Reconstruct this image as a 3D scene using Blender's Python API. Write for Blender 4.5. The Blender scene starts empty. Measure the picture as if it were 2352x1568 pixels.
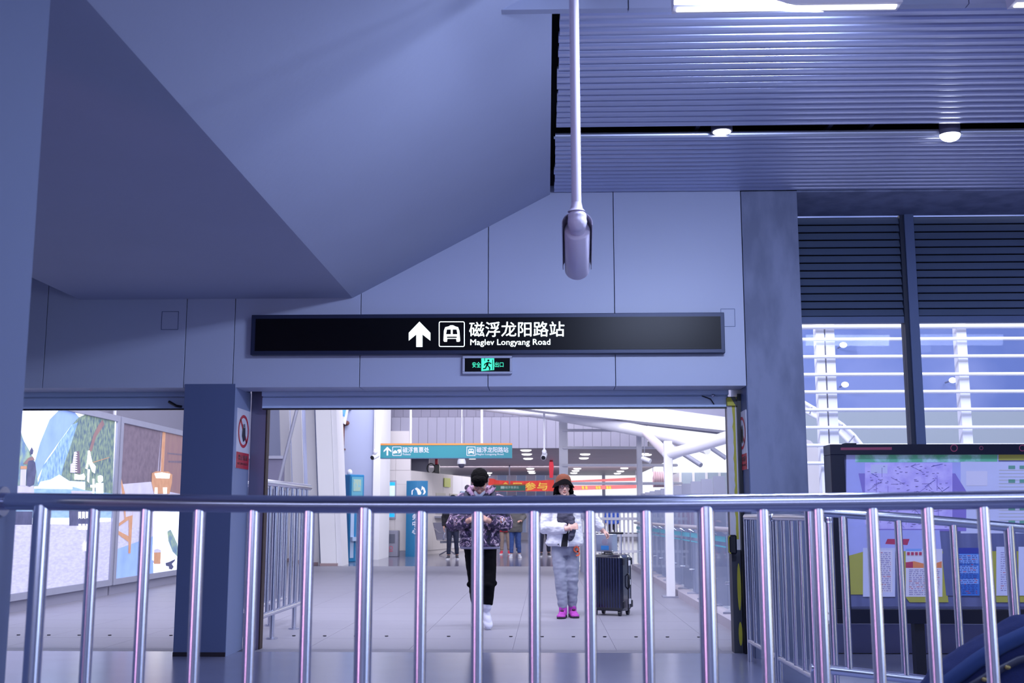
import bpy, math, random
from math import sin, cos, pi, radians, sqrt
from mathutils import Vector, Matrix, Quaternion, noise

random.seed(7)
S = bpy.context.scene
COL = S.collection

# ------------------------------------------------------------------ camera, world, lights, exposure
F = 2580.0; TH = math.atan(400 / F); PS = radians(1.75); H = 1.15
cam = bpy.data.cameras.new('camera'); cam.sensor_width = 36; cam.lens = 36 * F / 2352
co = bpy.data.objects.new('camera', cam); COL.objects.link(co)
co.location = (0, 0, H); co.rotation_euler = (pi / 2 + TH, 0, PS)
cam.dof.use_dof = True; cam.dof.focus_distance = 9.9; cam.dof.aperture_fstop = 4.5
cam.clip_end = 400
S.camera = co
S.view_settings.view_transform = 'Standard'; S.view_settings.look = 'None'
S.view_settings.gamma = 1; S.view_settings.use_curve_mapping = False
S.view_settings.exposure = 0.0
S.cycles.use_denoising = True
S.cycles.max_bounces = 7; S.cycles.transparent_max_bounces = 16
S.cycles.sample_clamp_indirect = 4

w = bpy.data.worlds.new('overcast_sky'); S.world = w; w.use_nodes = True
bg = w.node_tree.nodes['Background']
bg.inputs['Color'].default_value = (0.90, 0.92, 1.0, 1); bg.inputs['Strength'].default_value = 1.15

def area(name, loc, aim, sx, sy, power, col, spread=180):
    l = bpy.data.lights.new(name, 'AREA'); l.shape = 'RECTANGLE'; l.size = sx; l.size_y = sy
    l.energy = power; l.color = col; l.spread = radians(spread)
    o = bpy.data.objects.new(name, l); COL.objects.link(o); o.location = loc
    o.rotation_euler = (Vector(aim) - Vector(loc)).to_track_quat('-Z', 'Y').to_euler()
    return o
COOL = (0.57, 0.67, 1.0)
for x, e1, dx in ((1.30, 150, -0.33), (3.15, 80, 1.5)):
    area('concourse_tube_and_fill', (x, 5.25, 3.612), (x + dx, 5.95, 2.612), 1.1, 0.07, e1, COOL, 180 if dx < 0 else 130)
for x, e1 in ((4.3, 14), (5.9, 8)):  # unseen lights added beyond the frame for the louvers and map board
    area('concourse_tube_and_fill', (x, 4.7, 3.62), (x + 0.2, 9.0, 2.0), 1.2, 0.16, e1, COOL)
for x in (0.95, 2.5, 4.1, 5.7):  # unseen overhead row added to lift the sloping soffit
    area('concourse_tube_and_fill', (x, 2.2, 3.9), (x - 1.4, 4.2, 2.4), 1.2, 0.3, 5, COOL)
area('rear_wall_fill', (2.6, -3.2, 3.9), (2.6, -5.0, 1.2), 6, 0.5, 70, (0.62, 0.70, 1.0), 120)  # unseen, added to brighten the wall that the bars mirror
area('concourse_floor_fill', (3.0, 0.0, 4.0), (2.6, 3.5, 0), 4, 1.0, 40, COOL, 110)  # unseen fill light aimed at the floor
area('pink_streak_light', (-4.3, -0.6, 1.3), (0, 3.4, 1.0), 0.8, 2.4, 15, (0.95, 0.50, 0.85), 90)  # unseen lamp added to put pink streaks on the rail bars
area('amber_streak_light', (5.0, 4.6, 0.7), (0, 3.4, 0.5), 0.7, 1.1, 9, (1.0, 0.88, 0.40))  # unseen lamp added for yellow glints along the bars' right edges
area('pale_sheen_light', (5.0, 1.2, 1.5), (0, 3.4, 1.1), 3.0, 2.4, 22, (0.60, 0.72, 1.0), 80)  # unseen lamp added for the broad pale sheen on the bars
area('rear_sheen_light', (0.5, -4.7, 1.75), (0.5, 3.4, 1.2), 8, 0.9, 26, (0.66, 0.72, 1.0), 90)  # unseen strip added so handrail and bars reflect a bright band
area('sunshade_fill', (6.5, 11.2, 6.0), (4.2, 15.0, 2.2), 5, 2, 420, (0.85, 0.9, 1.0))  # lamp added outside, besides the sky, to whiten the sunshade tubes
area('hall_overhead_fill', (-2.0, 17.0, 6.2), (-2.0, 17.0, 0), 8, 10, 420, (0.92, 0.91, 1.0))  # unseen extra light hung under the closed hall roof
area('hall_pylon_fill', (-2.0, 10.6, 5.6), (-2.5, 24.0, 1.5), 6, 0.8, 640, (0.93, 0.92, 1.0))  # lamp added high inside the doorway to brighten the pylons
area('hall_lattice_fill', (1.2, 19.5, 6.1), (1.4, 26.4, 2.2), 3, 1.0, 300, (0.95, 0.95, 1.0))  # lamp added to whiten the lattice posts and tubes
area('hall_office_fill', (-1.0, 28.5, 6.1), (-2.5, 34.0, 1.2), 8, 1.5, 640, (0.95, 0.92, 1.0))  # unseen fill aimed at the ticket office front
area('hall_far_ceiling_light', (0.5, 42.0, 3.05), (0.5, 42, 0), 10, 12, 800, (1.0, 0.94, 0.96))
area('hall_banner_fill', (1.0, 45.0, 2.9), (1.0, 50, 1.9), 14, 0.4, 260, (1.0, 0.94, 0.96))  # lamp added below the far ceiling to brighten the red banner

# ------------------------------------------------------------------ measuring helpers (where a sight line meets a real plane)
def ray(u, v):
    a = u - 1176; b = 784 - v
    f = F * cos(TH) - b * sin(TH); up = F * sin(TH) + b * cos(TH)
    return Vector((a * cos(PS) - f * sin(PS), a * sin(PS) + f * cos(PS), up))
CAM = Vector((0, 0, H))
def PY(u, v, Y):
    d = ray(u, v); return CAM + d * (Y / d.y)
def PZ(u, v, z=0.0):
    d = ray(u, v); return CAM + d * ((z - H) / d.z)
def PX(u, v, X):
    d = ray(u, v); return CAM + d * (X / d.x)

# ------------------------------------------------------------------ materials
def lin(c):
    return c / 12.92 if c <= 0.04045 else ((c + 0.055) / 1.055) ** 2.4
def rgb(h):
    h = h.lstrip('#'); return tuple(lin(int(h[i:i + 2], 16) / 255) for i in (0, 2, 4)) + (1,)
MATS = {}
def mat(name, col, rough=0.6, metal=0.0, nscale=6.0, namp=0.12, bump=0.0, bscale=40.0, emit=0.0, col2=None, spec=0.5, stretch=None, coat=0.0, film=0.0, contrast=None):
    if name in MATS: return MATS[name]
    m = bpy.data.materials.new(name); m.use_nodes = True; nt = m.node_tree; N = nt.nodes; L = nt.links
    p = N['Principled BSDF']
    c1 = rgb(col) if isinstance(col, str) else col
    c2 = rgb(col2) if col2 else tuple(max(0, min(1, x * (1 - namp))) for x in c1[:3]) + (1,)
    tc = N.new('ShaderNodeTexCoord'); mp = N.new('ShaderNodeMapping')
    L.new(tc.outputs['Object'], mp.inputs['Vector'])
    if stretch: mp.inputs['Scale'].default_value = stretch
    nz = N.new('ShaderNodeTexNoise'); nz.inputs['Scale'].default_value = nscale; nz.inputs['Detail'].default_value = 5
    L.new(mp.outputs['Vector'], nz.inputs['Vector'])
    mx = N.new('ShaderNodeMix'); mx.data_type = 'RGBA'
    mx.inputs['A'].default_value = c1; mx.inputs['B'].default_value = c2
    if contrast:
        r = N.new('ShaderNodeMapRange'); r.inputs['From Min'].default_value = contrast[0]; r.inputs['From Max'].default_value = contrast[1]
        L.new(nz.outputs['Fac'], r.inputs['Value']); L.new(r.outputs['Result'], mx.inputs['Factor'])
    else:
        L.new(nz.outputs['Fac'], mx.inputs['Factor'])
    L.new(mx.outputs['Result'], p.inputs['Base Color'])
    p.inputs['Roughness'].default_value = rough; p.inputs['Metallic'].default_value = metal
    p.inputs['Specular IOR Level'].default_value = spec
    if coat: p.inputs['Coat Weight'].default_value = coat; p.inputs['Coat Roughness'].default_value = 0.08
    if film:
        p.inputs['Thin Film Thickness'].default_value = film; p.inputs['Thin Film IOR'].default_value = 1.6
    if emit:
        L.new(mx.outputs['Result'], p.inputs['Emission Color']); p.inputs['Emission Strength'].default_value = emit
        if emit > 0.3 and not metal: p.inputs['Base Color'].default_value = c1
    if bump:
        n2 = N.new('ShaderNodeTexNoise'); n2.inputs['Scale'].default_value = bscale; n2.inputs['Detail'].default_value = 4
        L.new(mp.outputs['Vector'], n2.inputs['Vector'])
        b = N.new('ShaderNodeBump'); b.inputs['Strength'].default_value = bump; b.inputs['Distance'].default_value = 0.01
        L.new(n2.outputs['Fac'], b.inputs['Height']); L.new(b.outputs['Normal'], p.inputs['Normal'])
    MATS[name] = m; return m
def glass(name, tint=(0.93, 0.95, 1, 1), refl=0.10, rough=0.02):
    if name in MATS: return MATS[name]
    m = bpy.data.materials.new(name); m.use_nodes = True; nt = m.node_tree; N = nt.nodes; L = nt.links
    N.remove(N['Principled BSDF'])
    t = N.new('ShaderNodeBsdfTransparent'); t.inputs['Color'].default_value = tint
    g = N.new('ShaderNodeBsdfGlossy'); g.inputs['Roughness'].default_value = rough
    nz = N.new('ShaderNodeTexNoise'); nz.inputs['Scale'].default_value = 3
    mr = N.new('ShaderNodeMapRange'); mr.inputs['To Min'].default_value = refl * 0.7; mr.inputs['To Max'].default_value = refl * 1.3
    L.new(nz.outputs['Fac'], mr.inputs['Value'])
    mx = N.new('ShaderNodeMixShader'); L.new(mr.outputs['Result'], mx.inputs['Fac'])
    L.new(t.outputs[0], mx.inputs[1]); L.new(g.outputs[0], mx.inputs[2])
    L.new(mx.outputs[0], N['Material Output'].inputs['Surface'])
    MATS[name] = m; return m
def camo(name, cols, scale, mode='vor', bump=0.3):
    m = bpy.data.materials.new(name); m.use_nodes = True; nt = m.node_tree; N = nt.nodes; L = nt.links
    p = N['Principled BSDF']; p.inputs['Roughness'].default_value = 0.75
    tc = N.new('ShaderNodeTexCoord'); nz = N.new('ShaderNodeTexNoise'); nz.inputs['Scale'].default_value = scale; nz.inputs['Detail'].default_value = 3
    nz.inputs['Distortion'].default_value = 1.4
    L.new(tc.outputs['Object'], nz.inputs['Vector'])
    r = N.new('ShaderNodeValToRGB'); r.color_ramp.interpolation = 'CONSTANT'
    e = r.color_ramp.elements
    while len(e) < len(cols): e.new(0.5)
    for i, (pos, c) in enumerate(cols): e[i].position = pos; e[i].color = rgb(c)
    L.new(nz.outputs['Fac'], r.inputs['Fac']); L.new(r.outputs['Color'], p.inputs['Base Color'])
    MATS[name] = m; return m

M = dict(
 panel=mat('panel_enamel', '#b4bbd4', 0.42, 0, 1.2, 0.06),
 plaster=mat('painted_plaster', '#aeb4cc', 0.85, 0, 1.5, 0.08, bump=0.12, bscale=18),
 concrete=mat('bare_concrete', '#868da8', 0.7, 0, 2.6, 0.3, col2='#717891', contrast=(0.4, 0.62), bump=0.15, bscale=25, stretch=(2, 2, 0.7)),
 darkpillar=mat('dark_blue_paint', '#56648c', 0.55, 0, 1.5, 0.1),
 sidepaint=mat('pale_blue_paint', '#8f9cc0', 0.6, 0, 1.5, 0.08),
 slat=mat('ceiling_aluminium', '#c6cbe6', 0.34, 0.65, 3, 0.1, stretch=(0.3, 4, 4)),
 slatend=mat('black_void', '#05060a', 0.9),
 louver=mat('louver_steel', '#64738f', 0.5, 0.2, 4, 0.15),
 frame=mat('window_frame_steel', '#5b6a8e', 0.45, 0.3, 4, 0.1),
 framedark=mat('mullion_gasket', '#1c2740', 0.5),
 nearfloor=mat('polished_floor', '#8c90ae', 0.2, 0, 3, 0.12, bump=0.03, bscale=6),
 tile=mat('grey_floor_tile', '#8b8a9c', 0.5, 0, 14, 0.08),
 farfloor=mat('polished_hall_floor', '#6c6b80', 0.14, 0, 3, 0.1),
 joint=mat('dark_joint', '#62617a', 0.8),
 steel=mat('stainless_steel', '#d4d6e8', 0.24, 1.0, 8, 0.1, stretch=(1, 1, 0.15)),
 steel2=mat('stainless_steel_worn', '#cfd2e2', 0.26, 1.0, 8, 0.1, stretch=(1, 1, 0.15)),
 railtop=mat('stainless_handrail', '#c2c5da', 0.17, 1.0, 5, 0.15, stretch=(0.3, 3, 3)),
 black=mat('black_enamel', '#0d1020', 0.35),
 signblack=mat('sign_black_film', '#07080f', 0.3, spec=0.12),
 signframe=mat('sign_frame_blue', '#1c2747', 0.4, 0.3),
 lit=mat('lit_lettering', '#eef8f0', 0.4, 0, 3, 0.02, emit=1.25),
 green_lit=mat('lit_green', '#3fe6b0', 0.4, 0, 3, 0.02, emit=0.95),
 white=mat('white_paint', '#e4e4ee', 0.5, 0, 2, 0.04),
 whitecol=mat('white_pylon_paint', '#ebebf3', 0.6, 0, 1.2, 0.06),
 cctv=mat('cctv_enamel', '#d3cbe0', 0.35, 0, 3, 0.04),
 grey=mat('grey_metal', '#8e90a4', 0.45, 0.3),
 fin=mat('grey_fin_steel', '#9a9cb2', 0.5, 0.1),
 shutter=mat('shutter_aluminium', '#c4d6f6', 0.4, 0.0, 3, 0.06, stretch=(0.3, 3, 3)),
 lampwhite=mat('lamp_glow', '#ffffff', 0.5, 0, 2, 0.01, emit=3.0),
 lampfar=mat('downlight_glow', '#ffffff', 0.5, 0, 2, 0.01, emit=3.0),
 teal=mat('teal_sign', '#1b8795', 0.4, 0, 2, 0.04),
 orange=mat('orange_trim', '#e0913f', 0.4),
 red=mat('red_paint', '#c8203c', 0.5),
 signwhite=mat('white_print', '#e8e8f4', 0.5),
 cream=mat('cream_wall', '#cdc8cc', 0.6, 0, 2, 0.05),
 flute=mat('grey_wall_panel', '#8f8ea4', 0.6, 0, 2, 0.06),
 paleblue=mat('pale_blue_wall', '#a9b1d2', 0.6, 0, 1.2, 0.06),
 kiosk=mat('kiosk_blue', '#1677ad', 0.4, 0, 2, 0.06),
 kiosk_light=mat('kiosk_panel', '#a9bfe0', 0.4),
 yellow=mat('yellow_marking', '#c9c23a', 0.55, 0, 9, 0.3),
)

# ------------------------------------------------------------------ mesh builder
class MB:
    def __init__(s): s.v = []; s.f = []; s.mi = []; s.k = 0
    def add(s, vs, fs):
        b = len(s.v); s.v += [Vector(x) for x in vs]; s.f += [tuple(i + b for i in f) for f in fs]; s.mi += [s.k] * len(fs); return s
    def box(s, x0, x1, y0, y1, z0, z1):
        return s.hexa([(x0, y0), (x1, y0), (x1, y1), (x0, y1)], z0, z1)
    def hexa(s, pts, z0, z1):
        return s.prism([Vector((x, y, z0)) for x, y in pts], Vector((0, 0, z1 - z0)))
    def prism(s, pts, d):
        n = len(pts); d = Vector(d); pts = [Vector(p) for p in pts]
        fs = [tuple(range(n))[::-1], tuple(range(n, 2 * n))] + [(i, (i + 1) % n, n + (i + 1) % n, n + i) for i in range(n)]
        return s.add(pts + [p + d for p in pts], fs)
    def bbox_bevel(s, x0, x1, y0, y1, z0, z1, b):
        # rounded-edge box: three stacked rings of an octagon
        def ring(z, k):
            c = b * k
            return [Vector(p) for p in ((x0 + b, y0 + c, z), (x1 - b, y0 + c, z), (x1 - c, y0 + b, z), (x1 - c, y1 - b, z), (x1 - b, y1 - c, z), (x0 + b, y1 - c, z), (x0 + c, y1 - b, z), (x0 + c, y0 + b, z))]
        rs = [ring(z0, 0.8), ring(z0 + b, 0), ring(z1 - b, 0), ring(z1, 0.8)]
        return s.rings(rs)
    def rings(s, rs, caps=True, closed=False):
        n = len(rs[0]); vs = [p for r in rs for p in r]; fs = []
        for j in range(len(rs) - 1):
            for i in range(n):
                a = j * n + i; b = j * n + (i + 1) % n
                fs.append((a, b, b + n, a + n))
        if closed:
            j = len(rs) - 1
            for i in range(n): fs.append((j * n + i, j * n + (i + 1) % n, (i + 1) % n, i))
        elif caps:
            fs.append(tuple(range(n))[::-1]); fs.append(tuple(range((len(rs) - 1) * n, len(rs) * n)))
        return s.add(vs, fs)
    def tube(s, pts, r, seg=12, sq=1.0, dome=False):
        pts = [Vector(p) for p in pts]; n = len(pts)
        if not hasattr(r, '__len__'): r = [r] * n
        r = list(r)
        if dome:
            d0 = (pts[0] - pts[1]).normalized(); d1 = (pts[-1] - pts[-2]).normalized()
            a = [(pts[0] + d0 * r[0] * k, r[0] * q) for k, q in ((0.95, 0.3), (0.7, 0.72))]
            b = [(pts[-1] + d1 * r[-1] * k, r[-1] * q) for k, q in ((0.7, 0.72), (0.95, 0.3))]
            pts = [x[0] for x in a] + pts + [x[0] for x in b]; r = [x[1] for x in a] + r + [x[1] for x in b]; n = len(pts)
        t = (pts[1] - pts[0]).normalized()
        up = Vector((0, 0, 1)) if abs(t.z) < 0.9 else Vector((0, 1, 0))
        x = t.cross(up).normalized(); rs = []
        for i, p in enumerate(pts):
            t2 = (pts[min(i + 1, n - 1)] - pts[max(i - 1, 0)]).normalized()
            x = (x - t2 * x.dot(t2)).normalized(); y = t2.cross(x)
            rs.append([p + x * (cos(2 * pi * k / seg) * r[i]) + y * (sin(2 * pi * k / seg) * r[i] * sq) for k in range(seg)])
        return s.rings(rs)
    def ell(s, c, r, R=None, seg=16, rg=10):
        c = Vector(c); rs = []
        for j in range(1, rg):
            a = pi * j / rg; rr = []
            for i in range(seg):
                b = 2 * pi * i / seg
                p = Vector((sin(a) * cos(b) * r[0], sin(a) * sin(b) * r[1], -cos(a) * r[2]))
                if R: p = R @ p
                rr.append(c + p)
            rs.append(rr)
        return s.rings(rs)
    def stack(s, secs, seg=20, R=None, o=(0, 0, 0)):
        # secs: (x, y, z, rx, ry) horizontal ellipses
        o = Vector(o); rs = []
        for x, y, z, rx, ry in secs:
            rr = []
            for i in range(seg):
                a = 2 * pi * i / seg; p = Vector((x + cos(a) * rx, y + sin(a) * ry, z))
                rr.append(o + (R @ p if R else p))
            rs.append(rr)
        return s.rings(rs)
    def poly(s, pts):
        return s.add(pts, [tuple(range(len(pts)))])
    def xf(s, m, start=0):
        for i in range(start, len(s.v)): s.v[i] = m @ s.v[i]
        return s

def mesh_of(mb, mats, org=Vector((0, 0, 0)), smooth=False):
    me = bpy.data.meshes.new('m')
    me.from_pydata([tuple(v - org) for v in mb.v], [], mb.f)
    mats = mats if isinstance(mats, (list, tuple)) else [mats]
    for m in mats: me.materials.append(m)
    if len(mats) > 1: me.polygons.foreach_set('material_index', mb.mi)
    if smooth: me.polygons.foreach_set('use_smooth', [True] * len(me.polygons))
    me.update()
    return me
def fixn(me):
    import bmesh
    b = bmesh.new(); b.from_mesh(me); bmesh.ops.recalc_face_normals(b, faces=b.faces); b.to_mesh(me); b.free()

def link(name, me, parent=None, loc=None):
    o = bpy.data.objects.new(name, me); COL.objects.link(o); me.name = name
    if parent: o.parent = parent
    if loc is not None: o.location = loc
    return o
def org_of(parent):
    p = Vector((0, 0, 0))
    while parent: p += Vector(parent.location); parent = parent.parent
    return p
def part(name, mb, m, parent, smooth=False, bevel=0.0, label=None):
    me = mesh_of(mb, m, org_of(parent), smooth); fixn(me)
    o = link(name, me, parent)
    if bevel:
        bv = o.modifiers.new('edge', 'BEVEL'); bv.width = bevel; bv.segments = 2; bv.limit_method = 'ANGLE'
    if smooth == 'auto':
        pass
    if label: o['label'] = label
    return o
def tag(o, label, cat, group=None):
    o['label'] = label; o['category'] = cat
    if group: o['group'] = group
    return o
def thing(name, loc, label, cat, group=None):
    o = bpy.data.objects.new(name, None); COL.objects.link(o); o.location = loc; o.empty_display_size = 0.1
    return tag(o, label, cat, group)
def solid(name, mb, m, label, cat, loc=(0, 0, 0), group=None, smooth=False, bevel=0.0):
    me = mesh_of(mb, m, Vector(loc), smooth); fixn(me); o = link(name, me, None, loc)
    if bevel:
        bv = o.modifiers.new('edge', 'BEVEL'); bv.width = bevel; bv.segments = 2; bv.limit_method = 'ANGLE'
    return tag(o, label, cat, group)
def struct(name, mb, m, label=None, smooth=False, parent=None, bevel=0.0):
    me = mesh_of(mb, m, org_of(parent) if parent else Vector((0, 0, 0)), smooth); fixn(me); o = link(name, me, parent)
    if not parent: o['kind'] = 'structure'
    if label: o['label'] = label
    if label and not parent: o['category'] = name.split('_')[0]
    if bevel:
        bv = o.modifiers.new('edge', 'BEVEL'); bv.width = bevel; bv.segments = 2; bv.limit_method = 'ANGLE'
    return o
SCR = bpy.data.scenes.new('scratch')
def evaluated_mesh(o):
    SCR.collection.objects.link(o)
    with bpy.context.temp_override(scene=SCR, view_layer=SCR.view_layers[0]):
        dg = bpy.context.evaluated_depsgraph_get(); me = bpy.data.meshes.new_from_object(o.evaluated_get(dg))
    bpy.data.objects.remove(o); return me
def voxel(name, mb, m, parent, vs=0.008, it=3, wrinkle=0.0, wscale=9.0, label=None):
    me = mesh_of(mb, m, org_of(parent)); fixn(me); t = bpy.data.objects.new('tmp', me)
    r = t.modifiers.new('r', 'REMESH'); r.mode = 'VOXEL'; r.voxel_size = vs; r.use_smooth_shade = True
    if it:
        sm = t.modifiers.new('s', 'SMOOTH'); sm.iterations = it; sm.factor = 0.5
    out = evaluated_mesh(t)
    if wrinkle:
        ns = [v.normal.copy() for v in out.vertices]
        for v, nv in zip(out.vertices, ns):
            c = v.co.copy(); q = Vector((c.x * wscale, c.y * wscale, c.z * wscale * 1.9))
            a = noise.noise(q) + 0.5 * noise.noise(q * 2.3)
            v.co = c + nv * (a * wrinkle)
    out.materials.clear(); out.materials.append(m)
    out.polygons.foreach_set('use_smooth', [True] * len(out.polygons))
    o = link(name, out, parent)
    if label: o['label'] = label
    return o
def text_mb(body, x0, x1, z0, z1, y, bold=0.0, ext=0.004, space=1.0, vert=False):
    """lettering fitted into the rectangle x0..x1, z0..z1 of a plane facing the camera side"""
    c = bpy.data.curves.new('t', 'FONT'); c.body = '\n'.join(body) if vert else body
    c.extrude = 0.0; c.space_character = space; c.resolution_u = 2
    if vert: c.align_x = 'CENTER'; c.space_line = 1.05
    me = evaluated_mesh(bpy.data.objects.new('t', c))
    vs = [v.co.copy() for v in me.vertices]; fs = [tuple(p.vertices) for p in me.polygons]
    a = min(v.x for v in vs); b = max(v.x for v in vs); p = min(v.y for v in vs); q = max(v.y for v in vs)
    mb = MB()   # heavier strokes: the same outlines laid again a hair to each side
    for k, (dx, dy) in enumerate(((0, 0), (1, 0), (-1, 0), (0, 1), (0, -1)) if bold else ((0, 0),)):
        mb.add([(x0 + (v.x + dx * bold - a) / (b - a) * (x1 - x0), y - k * 0.0001, z0 + (v.y + dy * bold - p) / (q - p) * (z1 - z0)) for v in vs], fs)
    return mb
def join(a, b, k=None):
    n = len(a.v); a.v += b.v; a.f += [tuple(i + n for i in f) for f in b.f]; a.mi += [k if k is not None else m for m in b.mi]; return a

# ================================================================== THE SETTING
YW = 9.5; ZH = 2.236; ZC = 3.93; YD = 9.84
# floors
fl = MB().box(-7.5, 7.5, -5, 9.84, -0.1, 0); floor = struct('floor', fl, M['nearfloor'])
tb = MB().box(-6.6, 2.0, 9.84, 26.3, -0.1, -0.003); hf = struct('floor', tb, M['joint'])
pw = 0.9; k = 0
shared = None
for ix in range(10):
    for iy in range(19):
        x0 = -6.6 + ix * pw; y0 = 10.02 + iy * 0.9
        x1 = min(x0 + pw - 0.003, 1.999); y1 = min(y0 + 0.896, 26.3)
        if x1 - x0 < 0.1 or y1 - y0 < 0.05: continue
        o = struct('floor_tile', MB().box(x0, x1, y0, y1, -0.03, 0), M['tile'], parent=hf)
for (a, b) in ((9.846, 9.93), (9.936, 10.014)):
    for x0, x1 in ((-6.6, -3.2), (-2.52, 1.66)):
        struct('threshold_strip', MB().box(x0, x1, a, b, -0.03, 0), M['tile'], parent=hf)
for i in range(27):
    x = -6.35 + i * 0.3
    if -3.4 < x < -2.5: continue
    struct('floor_stud', MB().tube([(x, 11.1, -0.002), (x, 11.1, 0.008)], 0.017, 8), M['black'], parent=hf)
struct('floor', MB().box(-9, 12, 26.3, 60, -0.1, 0), M['farfloor'])
struct('pavement', MB().box(2.0, 16, 9.84, 26.3, -0.1, -0.03), mat('outdoor_deck', '#b4b4c4', 0.7))

# back wall: enamel panels over the doorways
wall = struct('wall_back', MB().box(-7.5, 1.70, 9.56, 9.83, ZH + 0.02, 4.6), M['joint'])
js = [-7.4, PY(103, 800, YW).x, PY(425, 800, YW).x, PY(537, 800, YW).x, PY(827, 800, YW).x, PY(1121, 800, YW).x, PY(1413, 800, YW).x, 1.695]
for a, b in zip(js[:-1], js[1:]):
    struct('panel', MB().box(a + 0.003, b - 0.003, YW, 9.83, ZH, 4.0 if a > -4.5 else 4.3), M['panel'], parent=wall, bevel=0.002)
def outline_rect(a, b, y, t=0.004, d=0.003):
    mb = MB(); x0, z0, x1, z1 = a.x, b.z, b.x, a.z
    mb.box(x0, x1, y - d, y, z1 - t, z1); mb.box(x0, x1, y - d, y, z0, z0 + t)
    mb.box(x0, x0 + t, y - d, y, z0 + t, z1 - t); mb.box(x1 - t, x1, y - d, y, z0 + t, z1 - t); return mb
struct('access_hatch', outline_rect(PY(372, 715, YW), PY(409, 757, YW), YW), M['darkpillar'], parent=wall)
struct('access_hatch', outline_rect(PY(1655, 709, YW), PY(1689, 750, YW), YW), M['darkpillar'], parent=wall)

# dark pillar between the two doorways
xp0 = PY(425, 900, YW).x; xp1 = PY(540, 900, YW).x
pil = struct('pillar', MB().hexa([(xp0, 9.49), (xp1, 9.49), (xp1, 10.0), (xp0, 10.0)], 0, ZH + 0.03), M['darkpillar'])
struct('side_panel', MB().hexa([(xp1 + 0.001, 9.495), (xp1 + 0.006, 9.495), (xp1 + 0.006, 10.0), (xp1 + 0.001, 10.0)], 0.0, ZH), M['sidepaint'], parent=pil)
struct('plinth', MB().box(xp0 - 0.002, xp1 + 0.003, 9.486, 9.9, 0, 0.035), M['black'], parent=pil)
# guide jamb left of the doorway
jl0 = xp1 + 0.012; jl1 = PY(607, 1200, 10.02).x
jm = struct('door_frame', MB().box(jl0, jl1 - 0.012, 10.003, 10.1, 0, 2.3), mat('jamb_steel', '#77738f', 0.35, 0.3, 3, 0.2))
struct('guide_slot', MB().box(jl1 - 0.012, jl1, 10.0, 10.1, 0, 2.3), mat('rusty_edge', '#1b1922', 0.6, 0.2, 30, 0.3, col2='#4a3028'), parent=jm)
# right pier: bare concrete column
colm = struct('column', MB().box(1.70, 2.18, 9.505, 10.35, 0, 3.935), M['concrete'])
struct('casing', MB().box(1.694, 1.699, 9.51, 10.0, 0, ZH), M['darkpillar'], parent=colm)
# yellow-taped guide jamb on the right
jr = struct('door_frame', MB().box(1.585, 1.66, 9.86, 10.0, 0, 2.18), mat('dark_jamb', '#3d3f4c', 0.5, 0.2, 5, 0.2))
struct('cream_tape', MB().box(1.583, 1.6615, 9.857, 9.9, 0.86, 2.1), mat('cream_tape', '#dcd8e0', 0.45, 0, 18, 0.25, bump=0.4, bscale=30, stretch=(1, 1, 0.4)), parent=jr)
mb = MB(); random.seed(3)
n = 26; pl = []; pr = []
for i in range(n):
    z = 0.95 + i * (2.1 - 0.95) / (n - 1); pl.append((1.628 + random.uniform(-0.006, 0.006), 9.8555, z)); pr.append((1.650, 9.8555, z))
for i in range(n - 1): mb.poly([pl[i], pr[i], pr[i + 1], pl[i + 1]])
for c, hgt in ((0.55, 0.2), (0.16, 0.1)):
    pts = [(1.64 + cos(a) * 0.016, 9.856, c + sin(a) * hgt) for a in [2 * pi * j / 14 for j in range(14)]]; mb.poly(pts)
struct('yellow_tape', mb, M['yellow'], parent=jr)
mb = MB().box(1.58, 1.69, 9.82, 10.0, 2.10, 2.17); struct('hazard_band', mb, M['yellow'], parent=jr)
mb = MB().poly([(1.61, 9.817, 2.17), (1.65, 9.817, 2.17), (1.69, 9.817, 2.10), (1.65, 9.817, 2.10)]); struct('hazard_stripe', mb, M['black'], parent=jr)
# dark guide channel + lock box on the right jamb
struct('guide_channel', MB().box(1.662, 1.70, 9.80, 10.0, 0, 2.2), M['black'], parent=jr)
p = PY(1683, 1250, 9.75)
struct('lock_box', MB().bbox_bevel(p.x - 0.03, p.x + 0.035, 9.74, 9.84, p.z - 0.08, p.z + 0.08, 0.012), M['black'], parent=jr)
struct('lock_rim', MB().tube([(p.x - 0.02, 9.735, p.z - 0.075), (p.x - 0.035, 9.735, p.z - 0.06), (p.x - 0.035, 9.735, p.z + 0.06), (p.x - 0.02, 9.735, p.z + 0.075)], 0.004, 6), M['yellow'], parent=jr)

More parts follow.
